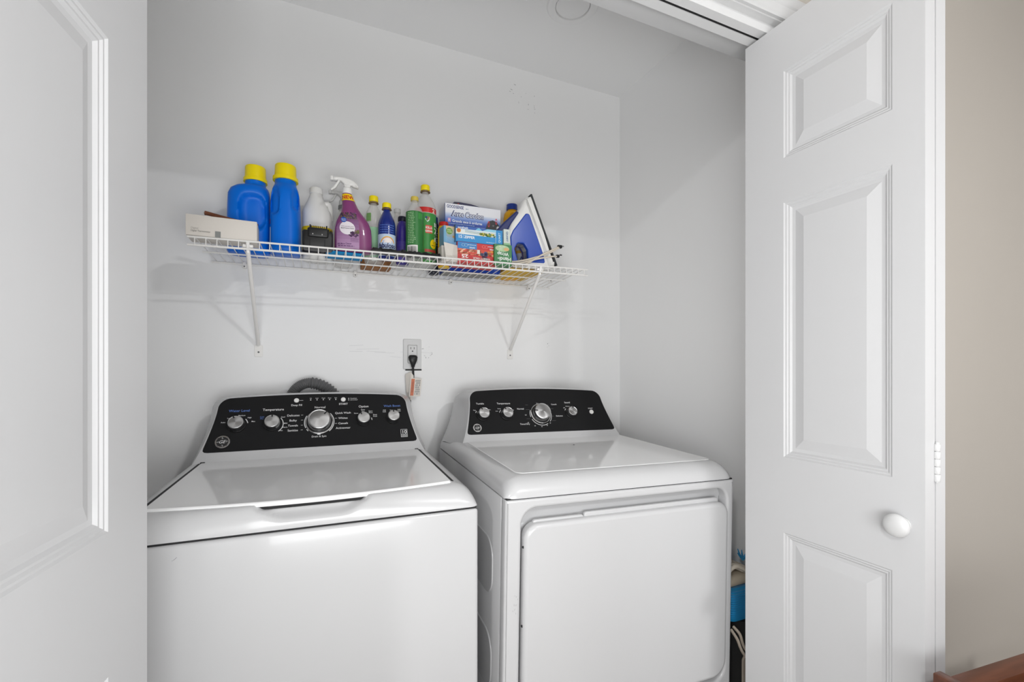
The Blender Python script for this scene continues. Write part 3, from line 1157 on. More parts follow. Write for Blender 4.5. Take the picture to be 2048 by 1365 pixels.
longwire('rail', YBK, -0.004, 0.003)
longwire('rail', 1.598, -0.004, 0.0026)
longwire('rail', YFR, 0.0, 0.0028, SX0 - 0.004, SX1 + 0.004)
longwire('rail', YFR - 0.0005, -0.0215, 0.0032, SX0 - 0.004, SX1 + 0.004)
wm = bmesh.new()
tube([(0, 0, 0), (0, YFR - YBK + 0.004, 0), (0, YFR - YBK - 0.0005, -0.0015), (0, YFR - YBK - 0.0020, -0.005), (0, YFR - YBK - 0.0030, -0.0225)], RW, 6, bm=wm)
wire_me = None
NW = 49
for i in range(NW):
    x = SX0 + (SX1 - SX0) * (i + 0.5) / NW
    if wire_me is None:
        w = obj('wire', wm, M_wire, shelf)
        wire_me = w.data
    else:
        w = bpy.data.objects.new('wire', wire_me)
        C.objects.link(w)
        w.parent = shelf
    w.location = (x, YBK, ZB)
    w.rotation_euler = (-math.atan2(twist(x), YBK - YFR), 0, 0)
for x in (-0.213, 0.1345, 0.49, 0.828):
    bm = bx(x - 0.0055, x + 0.0055, YBK - 0.008, YB, ZB - 0.017, ZB + 0.003, 0.002)
    tube([(x - 0.006, YBK, ZB - 0.004), (x + 0.006, YBK, ZB - 0.004)], 0.0062, 10, bm)
    obj('wall_clip', bm, M_wire, shelf)
    s = obj('clip_screw', lathe([(0.0025, 0), (0.002, 0.001), (0.0003, 0.0013)], 10), M_grey, shelf)
    s.location = (x, YBK - 0.0082, ZB - 0.0125)
    s.rotation_euler = (PI / 2, 0, 0)
for x in (0.938,):
    obj('wall_clip', bx(x - 0.006, x + 0.012, YB - 0.004, YB, ZB + 0.022, ZB + 0.040, 0.002), M_wire, shelf)
    s = obj('clip_screw', lathe([(0.0025, 0), (0.002, 0.001), (0.0003, 0.0013)], 10), M_grey, shelf)
    s.location = (x + 0.003, YB - 0.004, ZB + 0.031)
    s.rotation_euler = (PI / 2, 0, 0)
for xt, xb in ((-0.170, -0.1735), (0.738, 0.7495)):
    k = twist(xt)
    P0 = Vector((xt - xb, YFR + 0.007 - YB, ZB - 0.026 + k - 1.25))
    P1 = Vector((0, -0.007, 0.004))
    st = obj('brace', tube([P0, P0 + (P1 - P0) * 0.5, P1], 0.0058, 12), M_wire, shelf, (xb, YB, 1.25))
    bm = bmesh.new()
    tube([P0 + Vector((0, 0, -0.004)), P0 + Vector((0, -0.004, 0.012)), P0 + Vector((0, -0.009, 0.024))], 0.0045, 10, bm)
    box(bm, P0.x - 0.013, P0.x + 0.013, P0.y - 0.004, P0.y + 0.006, P0.z + 0.010, P0.z + 0.0185, 0.002)
    obj('hook', bm, M_wire, st)
    obj('foot_plate', plate([rrect(-0.0125, 0.0125, -0.036, 0.004, 0.004)], 0.003, 0.001, 2, FRONT(0, -0.0015, 0)), M_wire, st)
    s = obj('screw', lathe([(0.0032, 0), (0.0028, 0.0012), (0.0003, 0.0016)], 12), M_grey, st)
    s.location = (0, -0.003, -0.02)
    s.rotation_euler = (PI / 2, 0, 0)

# ================================================================== THINGS ON THE SHELF
# flat white thermometer box at the front left, wooden handle on top
zd = deck(-0.23, 1.45)
b = thing('carton', 'flat white carton on the far left end of the wire shelf', 'box', (-0.2315, 1.475, zd + 0.0012), math.radians(2))
obj('carton_body', bx(-0.0825, 0.0825, -0.026, 0.055, 0, 0.0555, 0.0012), M_card, b)
pr = Print(planar((0, -0.026, 0), (1, 0, 0), (0, 0, 1), (0, -1, 0)))
pr.text('Digital', -0.071, 0.0195, 0.0065, (176, 172, 166), align='l')
pr.text('Digital Thermometer', -0.071, 0.0125, 0.0065, (120, 118, 114), align='l', width=0.044)
pr.rect(-0.0165, -0.0035, 0.0, 0.0165, (140, 142, 140), 1)
pr.build('carton_print', b)
hd = thing('wooden_stick', 'brown wooden stick lying on top of the flat white carton', 'stick', (-0.205, 1.50, zd + 0.0567))
obj('stick_shaft', tube([(-0.078, 0.005, 0.024), (-0.066, 0.005, 0.0225), (-0.03, 0.004, 0.016), (0.02, 0.002, 0.0078), (0.055, 0, 0.0042)], 0, 12, smoothn=5,
                         radii=lambda t: 0.0062 * min(1, (t * 14) ** 0.5 + 0.2) * (1 - 0.45 * t)), M_wood, hd)


# blue detergent jugs
def cap(parent, x, y, z, r, h, flare):
    bm = bmesh.new()
    secs = []
    N = 72
    for rr, zz, rib in ((r * flare, 0, 0), (r * flare, 0.010, 0), (r * flare * 0.985, 0.0115, 0), (r * 1.03, 0.0125, 0), (r * 1.02, 0.014, 1), (r * 0.99, h - 0.004, 1),
                        (r * 0.97, h - 0.001, 0), (r * 0.93, h, 0)):
        secs.append([Vector((x + rr * (1 + (0.012 * (i % 2) if rib else 0)) * math.cos(2 * PI * i / N), y + rr * (1 + (0.012 * (i % 2) if rib else 0)) * math.sin(2 * PI * i / N), z + zz)) for i in range(N)])
    return obj('cap', loft(secs, bm=bm), M_yellow, parent)


j = thing('detergent_jug', 'wide blue detergent jug with yellow cap, leftmost of the two', 'detergent jug', (-0.1865, 1.622, deck(-0.181, 1.57)), math.radians(3), 'blue detergent jugs with yellow caps')
B = Body([(0, 0.054, 0.040, 3.2), (0.006, 0.0585, 0.045, 3.2), (0.09, 0.0590, 0.046, 3.2), (0.15, 0.0575, 0.045, 3.0), (0.180, 0.0575, 0.043, 2.8, 0.001, 0), (0.196, 0.053, 0.041, 2.6, 0.003, 0),
          (0.206, 0.045, 0.037, 2.4, 0.008, 0), (0.211, 0.034, 0.032, 2.1, 0.015, 0), (0.213, 0.029, 0.029, 2, 0.017, 0), (0.232, 0.0285, 0.0285, 2, 0.017, 0)],
         56, dents=[(0.012, 0.125, 0.034, 0.052, 0.017, -1), (0.012, 0.125, 0.034, 0.052, 0.017, 1)])
obj('jug_body', B.mesh(), M_blue, j, ang=60)
cap(j, 0.017, 0, 0.226, 0.0285, 0.048, 1.16)

j = thing('detergent_jug', 'blue detergent jug seen edge-on, standing right of the wider jug', 'detergent jug', (-0.0835, 1.590, deck(-0.083, 1.55)), 0.0, 'blue detergent jugs with yellow caps')
B = Body([(0, 0.040, 0.048, 2.8), (0.006, 0.0445, 0.053, 2.8), (0.10, 0.0435, 0.053, 2.8), (0.16, 0.0415, 0.050, 2.6), (0.185, 0.0395, 0.047, 2.4), (0.202, 0.0365, 0.041, 2.2), (0.214, 0.0320, 0.033, 2.0),
          (0.218, 0.0305, 0.0305, 2), (0.236, 0.0295, 0.0295, 2)], 56,
         dents=[(-0.0275, 0.155, 0.0115, 0.040, 0.015, -1), (0.0285, 0.165, 0.0085, 0.030, 0.013, -1)])
obj('jug_body', B.mesh(), M_blue, j, ang=60)
cap(j, 0, 0, 0.230, 0.0300, 0.049, 1.2)
pr = Print(lambda u, v, o: B.fmap(u, v, o))
pr.rect(-0.052, -0.044, 0.028, 0.075, (190, 205, 225), 1, 1, 6)
pr.rect(-0.054, -0.0475, 0.085, 0.10, (150, 60, 120), 1, 1, 3)
pr.build('label_edge', j)

# bleach jug
bj = thing('bleach_jug', 'white bleach jug with side handle and yellow label, behind the black charger', 'bleach jug', (0.0085, 1.640, deck(0.006, 1.59)), facing(0.006, 1.635))
B = Body([(0, 0.043, 0.040, 2.6), (0.006, 0.0465, 0.044, 2.6), (0.115, 0.0465, 0.044, 2.6), (0.118, 0.0450, 0.043, 2.5), (0.121, 0.0460, 0.044, 2.5), (0.140, 0.0455, 0.043, 2.4), (0.160, 0.044, 0.039, 2.2, -0.002, 0),
          (0.185, 0.032, 0.031, 2, -0.004, 0), (0.205, 0.0235, 0.0235, 2, -0.004, 0), (0.222, 0.0185, 0.0185, 2, -0.004, 0)], 44)
obj('jug_body', B.mesh(), M_whitepl, bj, ang=60)
obj('cap', lathe([(0.0195, 0), (0.0205, 0.001), (0.0200, 0.017), (0.0185, 0.019), (0.0005, 0.019)], 32, cx=-0.004), M_whitepl, bj, (0, 0, 0.2215))
obj('handle', tube([(0.020, 0, 0.190), (0.033, 0, 0.193), (0.0385, 0, 0.182), (0.0395, 0, 0.160), (0.039, 0, 0.138)], 0.0085, 12, smoothn=5), M_whitepl, bj, ang=80)
pr = Print(B.fmap)
pr.rect(-0.075, 0.075, 0.030, 0.104, (244, 212, 20), 1, 30, 1)
pr.rect(-0.075, 0.075, 0.012, 0.030, (60, 60, 62), 1, 30, 1)
for i in range(5):
    pr.ell(0.012 + i * 0.011, 0.093, 0.0045, 0.007, (60, 56, 20), 2, 12, 1)
pr.build('label', bj)

# black battery charger in front
ch = thing('battery_charger', 'black plastic battery charger at the shelf front beside the blue jug', 'charger', (0.0085, 1.487, deck(0.01, 1.46) + 0.0006), facing(0.0085, 1.487))
obj('charger_body', bx(-0.0415, 0.0425, -0.022, 0.03, 0, 0.052, 0.006, 3), M_dark, ch)
obj('charger_head', bx(-0.028, 0.030, -0.0265, 0.026, 0.030, 0.0595, 0.006, 3), M_dark, ch)
for i in range(8):
    obj('rib', bx(-0.0185 + i * 0.005, -0.0165 + i * 0.005, -0.014, 0.012, 0.059, 0.0675, 0.0008, 1), M_dark, ch)
obj('side_post', bx(-0.0225, -0.0185, -0.016, 0.014, 0.058, 0.0695, 0.001, 1), M_dark, ch)
obj('side_post', bx(0.0225, 0.0265, -0.016, 0.014, 0.058, 0.0695, 0.001, 1), M_dark, ch)
for q in (-0.0135, 0.012):
    obj('contact', bx(q - 0.0012, q + 0.0012, -0.0276, -0.026, 0.037, 0.0405), M_chrome, ch, sm=False)
    obj('slot', bx(q * 1.6 - 0.0012, q * 1.6 + 0.0012, -0.0226, -0.0218, 0.004, 0.027), M_gap, ch, sm=False)

# bright blue cloth under the purple bottle
cy = thing('cleaning_cloth', 'folded bright cyan cloth lying flat under the purple spray bottle', 'cloth', (0.088, 1.553, deck(0.14, 1.51)))
obj('cloth_fold', bx(-0.056, 0.056, -0.045, 0.042, 0, 0.0035, 0.0015), mat('cyan_cloth', (24, 150, 214), 0.9), cy)
obj('cloth_fold', bx(-0.052, 0.054, -0.043, 0.040, 0.0036, 0.0066, 0.0014), MATS['cyan_cloth'], cy)


# spray bottles
def sprayer(parent, x, z, m, mcol, s=1.0):
    """trigger head, nozzle towards -x"""
    obj('collar', lathe([(0.0142 * s, 0), (0.0148 * s, 0.001), (0.0140 * s, 0.018 * s), (0.0105 * s, 0.021 * s), (0.0100 * s, 0.027 * s)], 28), mcol, parent, (x, 0, z))
    prof = [(-0.043, 0.050), (-0.043, 0.0395), (-0.034, 0.0385), (-0.028, 0.0400), (-0.018, 0.0385), (-0.010, 0.031), (-0.009, 0.022), (0.009, 0.022), (0.011, 0.029),
            (0.019, 0.0245), (0.034, 0.0215), (0.0345, 0.0245), (0.030, 0.033), (0.022, 0.042), (0.010, 0.0485), (-0.008, 0.0515), (-0.030, 0.0520)]
    prof = rpoly([(a * s, b_ * s) for a, b_ in prof], 0.003 * s, 3)
    obj('spray_head', plate([prof], 0.020 * s, 0.005 * s, 2, FRONT(x, 0, z)), m, parent, ang=60)
    obj('nozzle', bx(x - 0.049 * s, x - 0.041 * s, -0.0085 * s, 0.0085 * s, z + 0.0385 * s, z + 0.0515 * s, 0.0015 * s), m, parent)
    tp = rpoly([(-0.027 * s, 0.040 * s), (-0.020 * s, 0.040 * s), (-0.033 * s, 0.016 * s), (-0.045 * s, 0.0065 * s), (-0.050 * s, 0.009 * s), (-0.040 * s, 0.019 * s)], 0.002 * s, 3)
    obj('trigger', plate([tp], 0.013 * s, 0.002 * s, 2, FRONT(x, 0, z)), m, parent, ang=60)


cs = thing('spray_bottle', 'clear spray bottle with grey collar, behind the purple spray bottle', 'spray bottle', (0.091, 1.692, deck(0.07, 1.65)), facing(0.074, 1.665) + 0.1)
B = Body([(0, 0.030, 0.028, 2.4), (0.005, 0.0325, 0.031, 2.4), (0.11, 0.032, 0.030, 2.4), (0.14, 0.029, 0.028, 2.2), (0.170, 0.022, 0.022, 2), (0.190, 0.0155, 0.0155, 2), (0.205, 0.0135, 0.0135, 2)], 36)
obj('bottle_body', B.mesh(), M_clear, cs, ang=60)
obj('neck_ring', lathe([(0.0158, 0), (0.0165, 0.001), (0.0160, 0.012), (0.015, 0.013)], 28), mat('grey_plastic', (120, 120, 122), 0.4), cs, (0, 0, 0.200))
sprayer(cs, 0.0, 0.212, M_clear2, M_clear2, 0.95)

ps = thing('spray_bottle', 'purple all-purpose cleaner spray bottle with white trigger and NEW neck band', 'spray bottle', (0.1125, 1.525, deck(0.14, 1.49) + 0.0075), facing(0.1125, 1.525))
B = Body([(0, 0.052, 0.022, 3.0), (0.004, 0.056, 0.025, 3.0), (0.05, 0.0560, 0.0265, 2.8), (0.075, 0.0545, 0.0265, 2.7, -0.0005, 0), (0.095, 0.0490, 0.0265, 2.6, -0.002, 0), (0.112, 0.0400, 0.026, 2.5, -0.004, 0), (0.124, 0.0315, 0.0245, 2.4, -0.006, 0),
          (0.140, 0.0245, 0.022, 2.2, -0.0095, 0), (0.160, 0.0195, 0.019, 2.1, -0.014, 0), (0.178, 0.0155, 0.0155, 2, -0.0175, 0), (0.185, 0.0145, 0.0145, 2, -0.0185, 0)], 48)
obj('bottle_body', B.mesh(), M_purple, ps, ang=60)
sprayer(ps, -0.0185, 0.184, M_whitepl, M_whitepl, 1.0)
pr = Print(B.fmap)
pr.rect(-0.030, 0.032, 0.1605, 0.1815, (250, 214, 10), 1, 20, 4)
pr.text('NEW', 0.000, 0.1705, 0.0165, (206, 40, 30), 3, bold=0.03)
pr.build('neck_band', ps, label='yellow band lettered NEW in red')
pr = Print(B.fmap)


def clabel(pr, rows, col, col2=None, layer=1, nx=18):
    """label with a different left/right edge per height"""
    for k, ((v0, a0, b0), (v1, a1, b1)) in enumerate(zip(rows, rows[1:])):
        c = col if col2 is None else tuple(p + (q - p) * k / max(1, len(rows) - 2) for p, q in zip(col, col2))
        vs = []
        for i in range(nx + 1):
            t = i / nx
            vs += [(a0 + (b0 - a0) * t, v0), (a1 + (b1 - a1) * t, v1)]
        pr.add(vs, [(2 * i, 2 * i + 2, 2 * i + 3, 2 * i + 1) for i in range(nx)], c, layer)


rows = [(0.008 + i * 0.0095, -0.050 + max(0, i - 7) ** 1.5 * 0.0060, 0.0175 - max(0, i - 9) * 0.004) for i in range(13)]
clabel(pr, rows, (188, 150, 188), (112, 62, 112))
for i in range(90):
    u, v = random.uniform(-0.036, 0.012), random.uniform(0.100, 0.119)
    pr.ell(u, v, 0.0025, 0.0025, random.choice([(70, 40, 78), (92, 62, 92), (120, 104, 66), (58, 36, 66)]), 2, 7, 1)
pr.ell(-0.017, 0.071, 0.0225, 0.0205, (238, 232, 238), 3, 28)
pr.ell(-0.0255, 0.0965, 0.0085, 0.0085, (26, 84, 176), 4, 24)
pr.text('Great', -0.0255, 0.0985, 0.0052, (240, 245, 250), 5)
pr.text('Value', -0.0255, 0.0942, 0.0052, (240, 245, 250), 5)
pr.text('Wild Lavender Scent', -0.016, 0.0760, 0.0046, (110, 60, 110), 5, width=0.036)
pr.text('Multi-Purpose Cleaner', -0.016, 0.0705, 0.0050, (60, 30, 64), 5, bold=0.012, width=0.038)
for i in range(46):
    a, r = random.uniform(0, 2 * PI), random.uniform(0, 1) ** 0.5
    pr.ell(0.0005 + 0.013 * r * math.cos(a), 0.052 + 0.0085 * r * math.sin(a), 0.0024, 0.0022, random.choice([(78, 40, 84), (96, 54, 100), (64, 34, 70)]), 4, 7, 1)
for i in range(22):
    pr.ell(random.uniform(0.004, 0.016), random.uniform(0.056, 0.066), 0.0022, 0.002, random.choice([(120, 108, 60), (96, 92, 56)]), 4, 7, 1)
for k in range(4):
    pr.smalltext(-0.008, 0.015, 0.0395 - k * 0.003, 0.0012, (128, 86, 130), 3)
pr.line(-0.047, 0.040, -0.010, 0.018, 0.0005, (150, 104, 150), 3)
pr.line(-0.030, 0.012, 0.012, 0.046, 0.0005, (150, 104, 150), 3)
pr.text('30% More Cleaner', -0.026, 0.0225, 0.0075, (96, 56, 108), 3, bold=0.02, width=0.042, rot=0.06)
pr.smalltext(-0.044, 0.002, 0.0155, 0.0030, (112, 70, 122), 3)
pr.build('label', ps, label='lavender picture label')


def pet(name, label, x, y, rows, mbody, capcol, capr, caph, capz, cat, neck=True, n=36, rot=0.0, group=None):
    b = thing(name, label, cat, (x, y, deck(x, y - rows[1][2])), facing(x, y) + rot, group)
    B = Body(rows, n)
    obj('bottle_body', B.mesh(), mbody, b, ang=60)
    if capcol is not None:
        N = 48
        secs = []
        for rr, zz, rib in ((capr, 0, 0), (capr * 1.03, 0.001, 1), (capr * 1.02, caph - 0.003, 1), (capr * 0.97, caph - 0.0008, 0), (capr * 0.90, caph, 0)):
            secs.append([Vector((rr * (1 - 0.02 * (i % 2) * rib) * math.cos(2 * PI * i / N), rr * (1 - 0.02 * (i % 2) * rib) * math.sin(2 * PI * i / N), zz)) for i in range(N)])
        obj('cap', loft(secs), capcol, b, (0, 0, capz))
    if neck:
        obj('neck_ring', lathe([(capr * 0.9, 0), (capr * 1.12, 0.001), (capr * 1.12, 0.0028), (capr * 0.9, 0.004)], 28), mat('amber_ring', (122, 96, 58), 0.4), b, (0, 0, capz - 0.0065))
    return b, B


def petrows(H, r, rn, zs):
    """straight body to zs, domed shoulder to the neck rn at H"""
    out = [(0, r * 0.86, r * 0.86, 2), (0.004, r * 0.97, r * 0.97, 2), (0.009, r, r, 2), (zs, r, r, 2)]
    for k in range(1, 8):
        t = k / 7
        out.append((zs + (H - 0.012 - zs) * t, rn + (r - rn) * math.cos(t * PI / 2) ** 1.1, rn + (r - rn) * math.cos(t * PI / 2) ** 1.1, 2))
    out.append((H, rn, rn, 2))
    return out


# clear bottle with mint label
b, B = pet('cleaner_bottle', 'clear bottle with yellow cap and mint green label, right of purple spray', 0.1845, 1.612, petrows(0.212, 0.0305, 0.0110, 0.148), M_clear, M_yellow, 0.0150, 0.019, 0.211, 'bottle')
pr = Print(B.fmap)
pr.rect(-0.040, 0.043, 0.018, 0.118, (170, 222, 178), 1, 24, 1)
pr.rect(0.024, 0.043, 0.018, 0.118, (150, 212, 162), 2, 6, 1)
pr.rect(-0.006, 0.008, 0.004, 0.030, (236, 240, 236), 2, 6, 1)
for i in range(6):
    pr.ell(0.030 + random.uniform(-0.004, 0.004), 0.036 + i * 0.013, 0.0035, 0.0028, (52, 96, 78), 3, 8, 1)
pr.rect(-0.026, -0.008, 0.137, 0.166, (128, 170, 104), 1, 8, 5)
for k in range(5):
    pr.smalltext(-0.024, -0.010, 0.142 + k * 0.005, 0.0016, (90, 140, 74), 2)
pr.build('label', b)

# dark blue cleaner
b, B = pet('cleaner_bottle', 'dark blue floor cleaner bottle with yellow cap and rainbow arc on its label', 0.2185, 1.545, petrows(0.172, 0.0285, 0.0110, 0.108), M_navy, M_yellow, 0.0142, 0.016, 0.171, 'bottle')
pr = Print(B.fmap)
pr.rect(-0.036, 0.036, 0.008, 0.079, (196, 214, 238), 1, 26, 8)
pr.rect(-0.036, 0.036, 0.0005, 0.0035, (20, 40, 120), 1, 20, 1)
pr.ell(0.003, 0.048, 0.0235, 0.0235, (240, 196, 60), 2, 28, 1, rin=0.86, a0=0.15, a1=PI - 0.15)
pr.ell(0.003, 0.048, 0.0202, 0.0202, (250, 240, 235), 2, 28, 2, rin=0.0, a0=0.15, a1=PI - 0.15)
pr.ell(0.003, 0.048, 0.0205, 0.0205, (222, 120, 140), 3, 28, 1, rin=0.93, a0=0.3, a1=PI - 0.3)
pr.text('fabuloso', 0.002, 0.042, 0.0225, (26, 34, 90), 4, bold=0.03, width=0.056)
pr.text('Multi-Purpose', 0.002, 0.029, 0.0062, (60, 90, 170), 4, width=0.028)
pr.smalltext(-0.018, 0.020, 0.022, 0.0020, (90, 120, 190), 3)
for i in range(14):
    pr.ell(random.uniform(-0.015, 0.018), random.uniform(0.010, 0.016), 0.003, 0.003, random.choice([(120, 100, 190), (60, 70, 150), (180, 190, 230)]), 3, 8, 1)
for k in range(4):
    pr.smalltext(-0.022, 0.024, 0.108 - k * 0.0075, 0.0022, (84, 120, 200), 2)
pr.build('label', b)

# small clear bottle behind
b, B = pet('cleaner_bottle', 'small empty clear bottle behind the dark violet bottle', 0.272, 1.66, petrows(0.203, 0.022, 0.0100, 0.165), M_clear, M_clear2, 0.0115, 0.014, 0.202, 'bottle', neck=False)
# dark violet bottle
b, B = pet('shampoo_bottle', 'dark violet glossy bottle standing left of the green label bottles', 0.2785, 1.597, [(0, 0.0190, 0.0190, 2), (0.004, 0.0215, 0.0215, 2), (0.06, 0.0225, 0.0225, 2), (0.11, 0.0222, 0.0222, 2), (0.135, 0.0195, 0.0195, 2), (0.148, 0.0150, 0.0150, 2), (0.152, 0.0125, 0.0125, 2)],
           M_violet, mat('navy_cap', (18, 18, 40), 0.3), 0.0150, 0.017, 0.150, 'bottle', neck=False)
pr = Print(B.fmap)
pr.rect(-0.020, 0.020, 0.010, 0.078, (104, 92, 176), 1, 14, 6, col2=(58, 44, 130))
pr.build('label', b)

# green label bottles
GR, GRD, RD = (62, 148, 66), (50, 124, 58), (206, 44, 40)
b, B = pet('cleaner_bottle', 'large clear bottle with bright yellow cap and green KILLS label', 0.3640, 1.622, petrows(0.280, 0.0385, 0.0120, 0.205), M_clear, M_yellow, 0.0158, 0.019, 0.279, 'bottle')
pr = Print(B.fmap)
pr.rect(-0.055, 0.055, 0.016, 0.190, GR, 1, 30, 1)
pr.rect(-0.055, 0.055, 0.190, 0.210, RD, 1, 30, 1)
pr.text('2', 0.031, 0.200, 0.020, (244, 220, 200), 3, bold=0.04)
pr.poly([(0.000, 0.176), (0.016, 0.176), (0.016, 0.166), (0.008, 0.157), (0.000, 0.166)], (236, 236, 236), 2)
pr.rect(0.000, 0.007, 0.170, 0.176, (40, 60, 130), 3)
for k in range(3):
    pr.rect(0.007, 0.016, 0.1735 - k * 0.004, 0.1755 - k * 0.004, (200, 50, 50), 3)
pr.rect(0.001, 0.025, 0.118, 0.146, (226, 86, 70), 2, 6, 1)
pr.text('KILLS', 0.013, 0.1375, 0.0105, (250, 240, 230), 4, bold=0.03)
pr.text('GERMS', 0.013, 0.1255, 0.0088, (250, 240, 230), 4, bold=0.03)
pr.text('PINE', 0.0445, 0.125, 0.026, (240, 250, 240), 3, bold=0.04, rot=PI / 2, width=0.070)
pr.ell(0.031, 0.082, 0.0135, 0.017, (246, 214, 20), 2, 22)
pr.text('1', 0.031, 0.088, 0.012, (60, 100, 50), 3)
pr.smalltext(0.022, 0.040, 0.077, 0.0022, (90, 110, 50), 3)
pr.rect(-0.002, 0.045, 0.052, 0.062, (196, 76, 60), 2, 12, 1)
for k in range(5):
    pr.smalltext(0.004, 0.042, 0.046 - k * 0.0055, 0.0030, (206, 232, 206), 2)
pr.rect(-0.050, 0.05, 0.190, 0.1912, (230, 230, 230), 2, 20, 1)
pr.build('label', b)
b, B = pet('cleaner_bottle', 'smaller clear bottle with dull yellow cap and barcoded green label', 0.3105, 1.545, petrows(0.208, 0.0290, 0.0110, 0.162), M_clear, mat('dull_yellow_plastic', (216, 192, 84), 0.4), 0.0128, 0.014, 0.207, 'bottle', neck=False)
pr = Print(B.fmap)
pr.rect(-0.042, 0.042, 0.012, 0.166, GRD, 1, 26, 1)
for k in range(19):
    pr.smalltext(-0.024, random.uniform(-0.004, 0.004), 0.160 - k * 0.0056, 0.0024, (170, 206, 160), 2)
pr.rect(-0.0265, 0.010, 0.014, 0.052, (236, 232, 230), 2, 10, 1)
x = -0.0225
while x < 0.006:
    w = random.choice([0.0006, 0.0010, 0.0015])
    pr.rect(x, x + w, 0.019, 0.047, (40, 38, 38), 3)
    x += w + random.choice([0.0007, 0.0012])
pr.rect(0.012, 0.030, 0.14, 0.160, GR, 2, 5, 1)
pr.build('label', b)

# black bag lying under the bottles on the right half
def crumple(sx, sy, sz, nx, ny, amp, seed):
    rnd = random.Random(seed)
    bm = bmesh.new()
    top = [[None] * (ny + 1) for _ in range(nx + 1)]
    for i in range(nx + 1):
        for k in range(ny + 1):
            e = min(i, nx - i, k, ny - k)
            z = sz * (0.35 if e == 0 else 1.0) + (rnd.uniform(-amp, amp) if e else 0)
            top[i][k] = bm.verts.new((-sx / 2 + sx * i / nx + rnd.uniform(-1, 1) * sx / nx * 0.2, -sy / 2 + sy * k / ny + rnd.uniform(-1, 1) * sy / ny * 0.2, z))
    for i in range(nx):
        for k in range(ny):
            bm.faces.new((top[i][k], top[i + 1][k], top[i + 1][k + 1], top[i][k + 1]))
    ring = [top[i][0] for i in range(nx + 1)] + [top[nx][k] for k in range(1, ny + 1)] + [top[i][ny] for i in range(nx - 1, -1, -1)] + [top[0][k] for k in range(ny - 1, 0, -1)]
    bot = [bm.verts.new((v.co.x, v.co.y, 0)) for v in ring]
    n = len(ring)
    for i in range(n):
        bm.faces.new((ring[(i + 1) % n], ring[i], bot[i], bot[(i + 1) % n]))
    bm.faces.new(bot)
    return bm


bb = obj('plastic_bag', crumple(0.225, 0.040, 0.013, 30, 6, 0.0035, 5), M_black, None, (0.272, 1.478, deck(0.38, 1.45)), ang=20)
tag(bb, 'crumpled black plastic bag along the shelf front below the green bottles', 'bag')

# yellow spray can between green bottles and boxes, dark canister behind
b, B = pet('aerosol_can', 'yellow and red can squeezed between green bottle and light blue box', 0.4220, 1.5855, [(0, 0.019, 0.019, 2), (0.003, 0.0205, 0.0205, 2), (0.135, 0.0205, 0.0205, 2), (0.142, 0.019, 0.019, 2), (0.146, 0.017, 0.017, 2)], mat('yellow_can', (240, 196, 30), 0.3), RD and mat('red_plastic', (200, 40, 34), 0.35), 0.0165, 0.016, 0.1455, 'can', neck=False)
pr = Print(B.fmap)
pr.rect(-0.035, 0.035, 0.004, 0.052, (196, 40, 34), 1, 20, 1)
pr.rect(-0.035, 0.035, 0.052, 0.070, (232, 140, 40), 1, 20, 1)
pr.text('OFF', 0.0, 0.105, 0.018, (40, 80, 60), 2) if False else pr.ell(-0.004, 0.105, 0.010, 0.014, (90, 70, 40), 2, 16)
pr.build('label', b)
b, B = pet('canister', 'dark navy canister half hidden behind the yellow and red can', 0.4130, 1.700, [(0, 0.016, 0.016, 2), (0.003, 0.0185, 0.0185, 2), (0.19, 0.0185, 0.0185, 2), (0.196, 0.016, 0.016, 2)], mat('dark_tin', (44, 46, 58), 0.35), M_navy, 0.0160, 0.022, 0.1955, 'canister', neck=False)
pr = Print(B.fmap)
for k in range(10):
    pr.smalltext(-0.02, 0.02, 0.10 + k * 0.009, 0.0035, random.choice([(120, 120, 126), (170, 170, 176), (80, 80, 90)]), 1)
pr.build('label', b)


def carton(name, label, x, y, z, sx, sy, sz, m, rz=0.0, cat='box', group=None, tilt=None):
    b = thing(name, label, cat, (x, y, z), rz, group)
    if tilt:
        b.rotation_euler = (tilt[0], tilt[1], rz)
    obj('carton_body', bx(-sx / 2, sx / 2, 0, sy, 0, sz, 0.0012, 1), m, b)
    return b


# big bin bag box
b = carton('bin_bag_box', 'large white and blue box of drawstring bin bags with a black bag pictured on it', 0.5450, 1.620, deck(0.65, 1.607), 0.216, 0.095, 0.2485, mat('blue_card', (20, 66, 170), 0.45), -0.03)
pr = Print(planar((0, 0, 0), (1, 0, 0), (0, 0, 1), (0, -1, 0)))
pr.rect(-0.1075, 0.1075, 0.001, 0.176, (22, 70, 178), 1)
pr.rect(-0.1075, 0.1075, 0.176, 0.216, (22, 70, 178), 1, 1, 26, col2=(236, 238, 244))
pr.rect(-0.1075, 0.1075, 0.216, 0.2475, (238, 238, 242), 1)
pr.text('GOODSENSE', -0.102, 0.2370, 0.0155, (32, 52, 118), 3, align='l', bold=0.02, width=0.064)
pr.smalltext(-0.030, -0.020, 0.2340, 0.003, (150, 160, 180), 3)
pr.text('Avec Cordon', -0.022, 0.2125, 0.0270, (20, 30, 96), 3, bold=0.075, shear=0.12, width=0.124)
pr.text('Avec Cordon', -0.022, 0.2125, 0.0270, (236, 238, 246), 4, bold=0.005, shear=0.12, width=0.120)
pr.rect(-0.098, -0.087, 0.1795, 0.194, (214, 150, 190), 2)
pr.text('6', -0.0925, 0.1885, 0.0105, (250, 250, 250), 4, bold=0.03)
pr.text('Grands sacs \u00e0 ordures', -0.024, 0.1855, 0.0128, (244, 246, 252), 3, bold=0.025, width=0.116)
pr.smalltext(-0.100, 0.004, 0.1745, 0.0028, (150, 180, 226), 3)
pr.smalltext(0.012, 0.044, 0.1690, 0.0030, (190, 206, 236), 3)
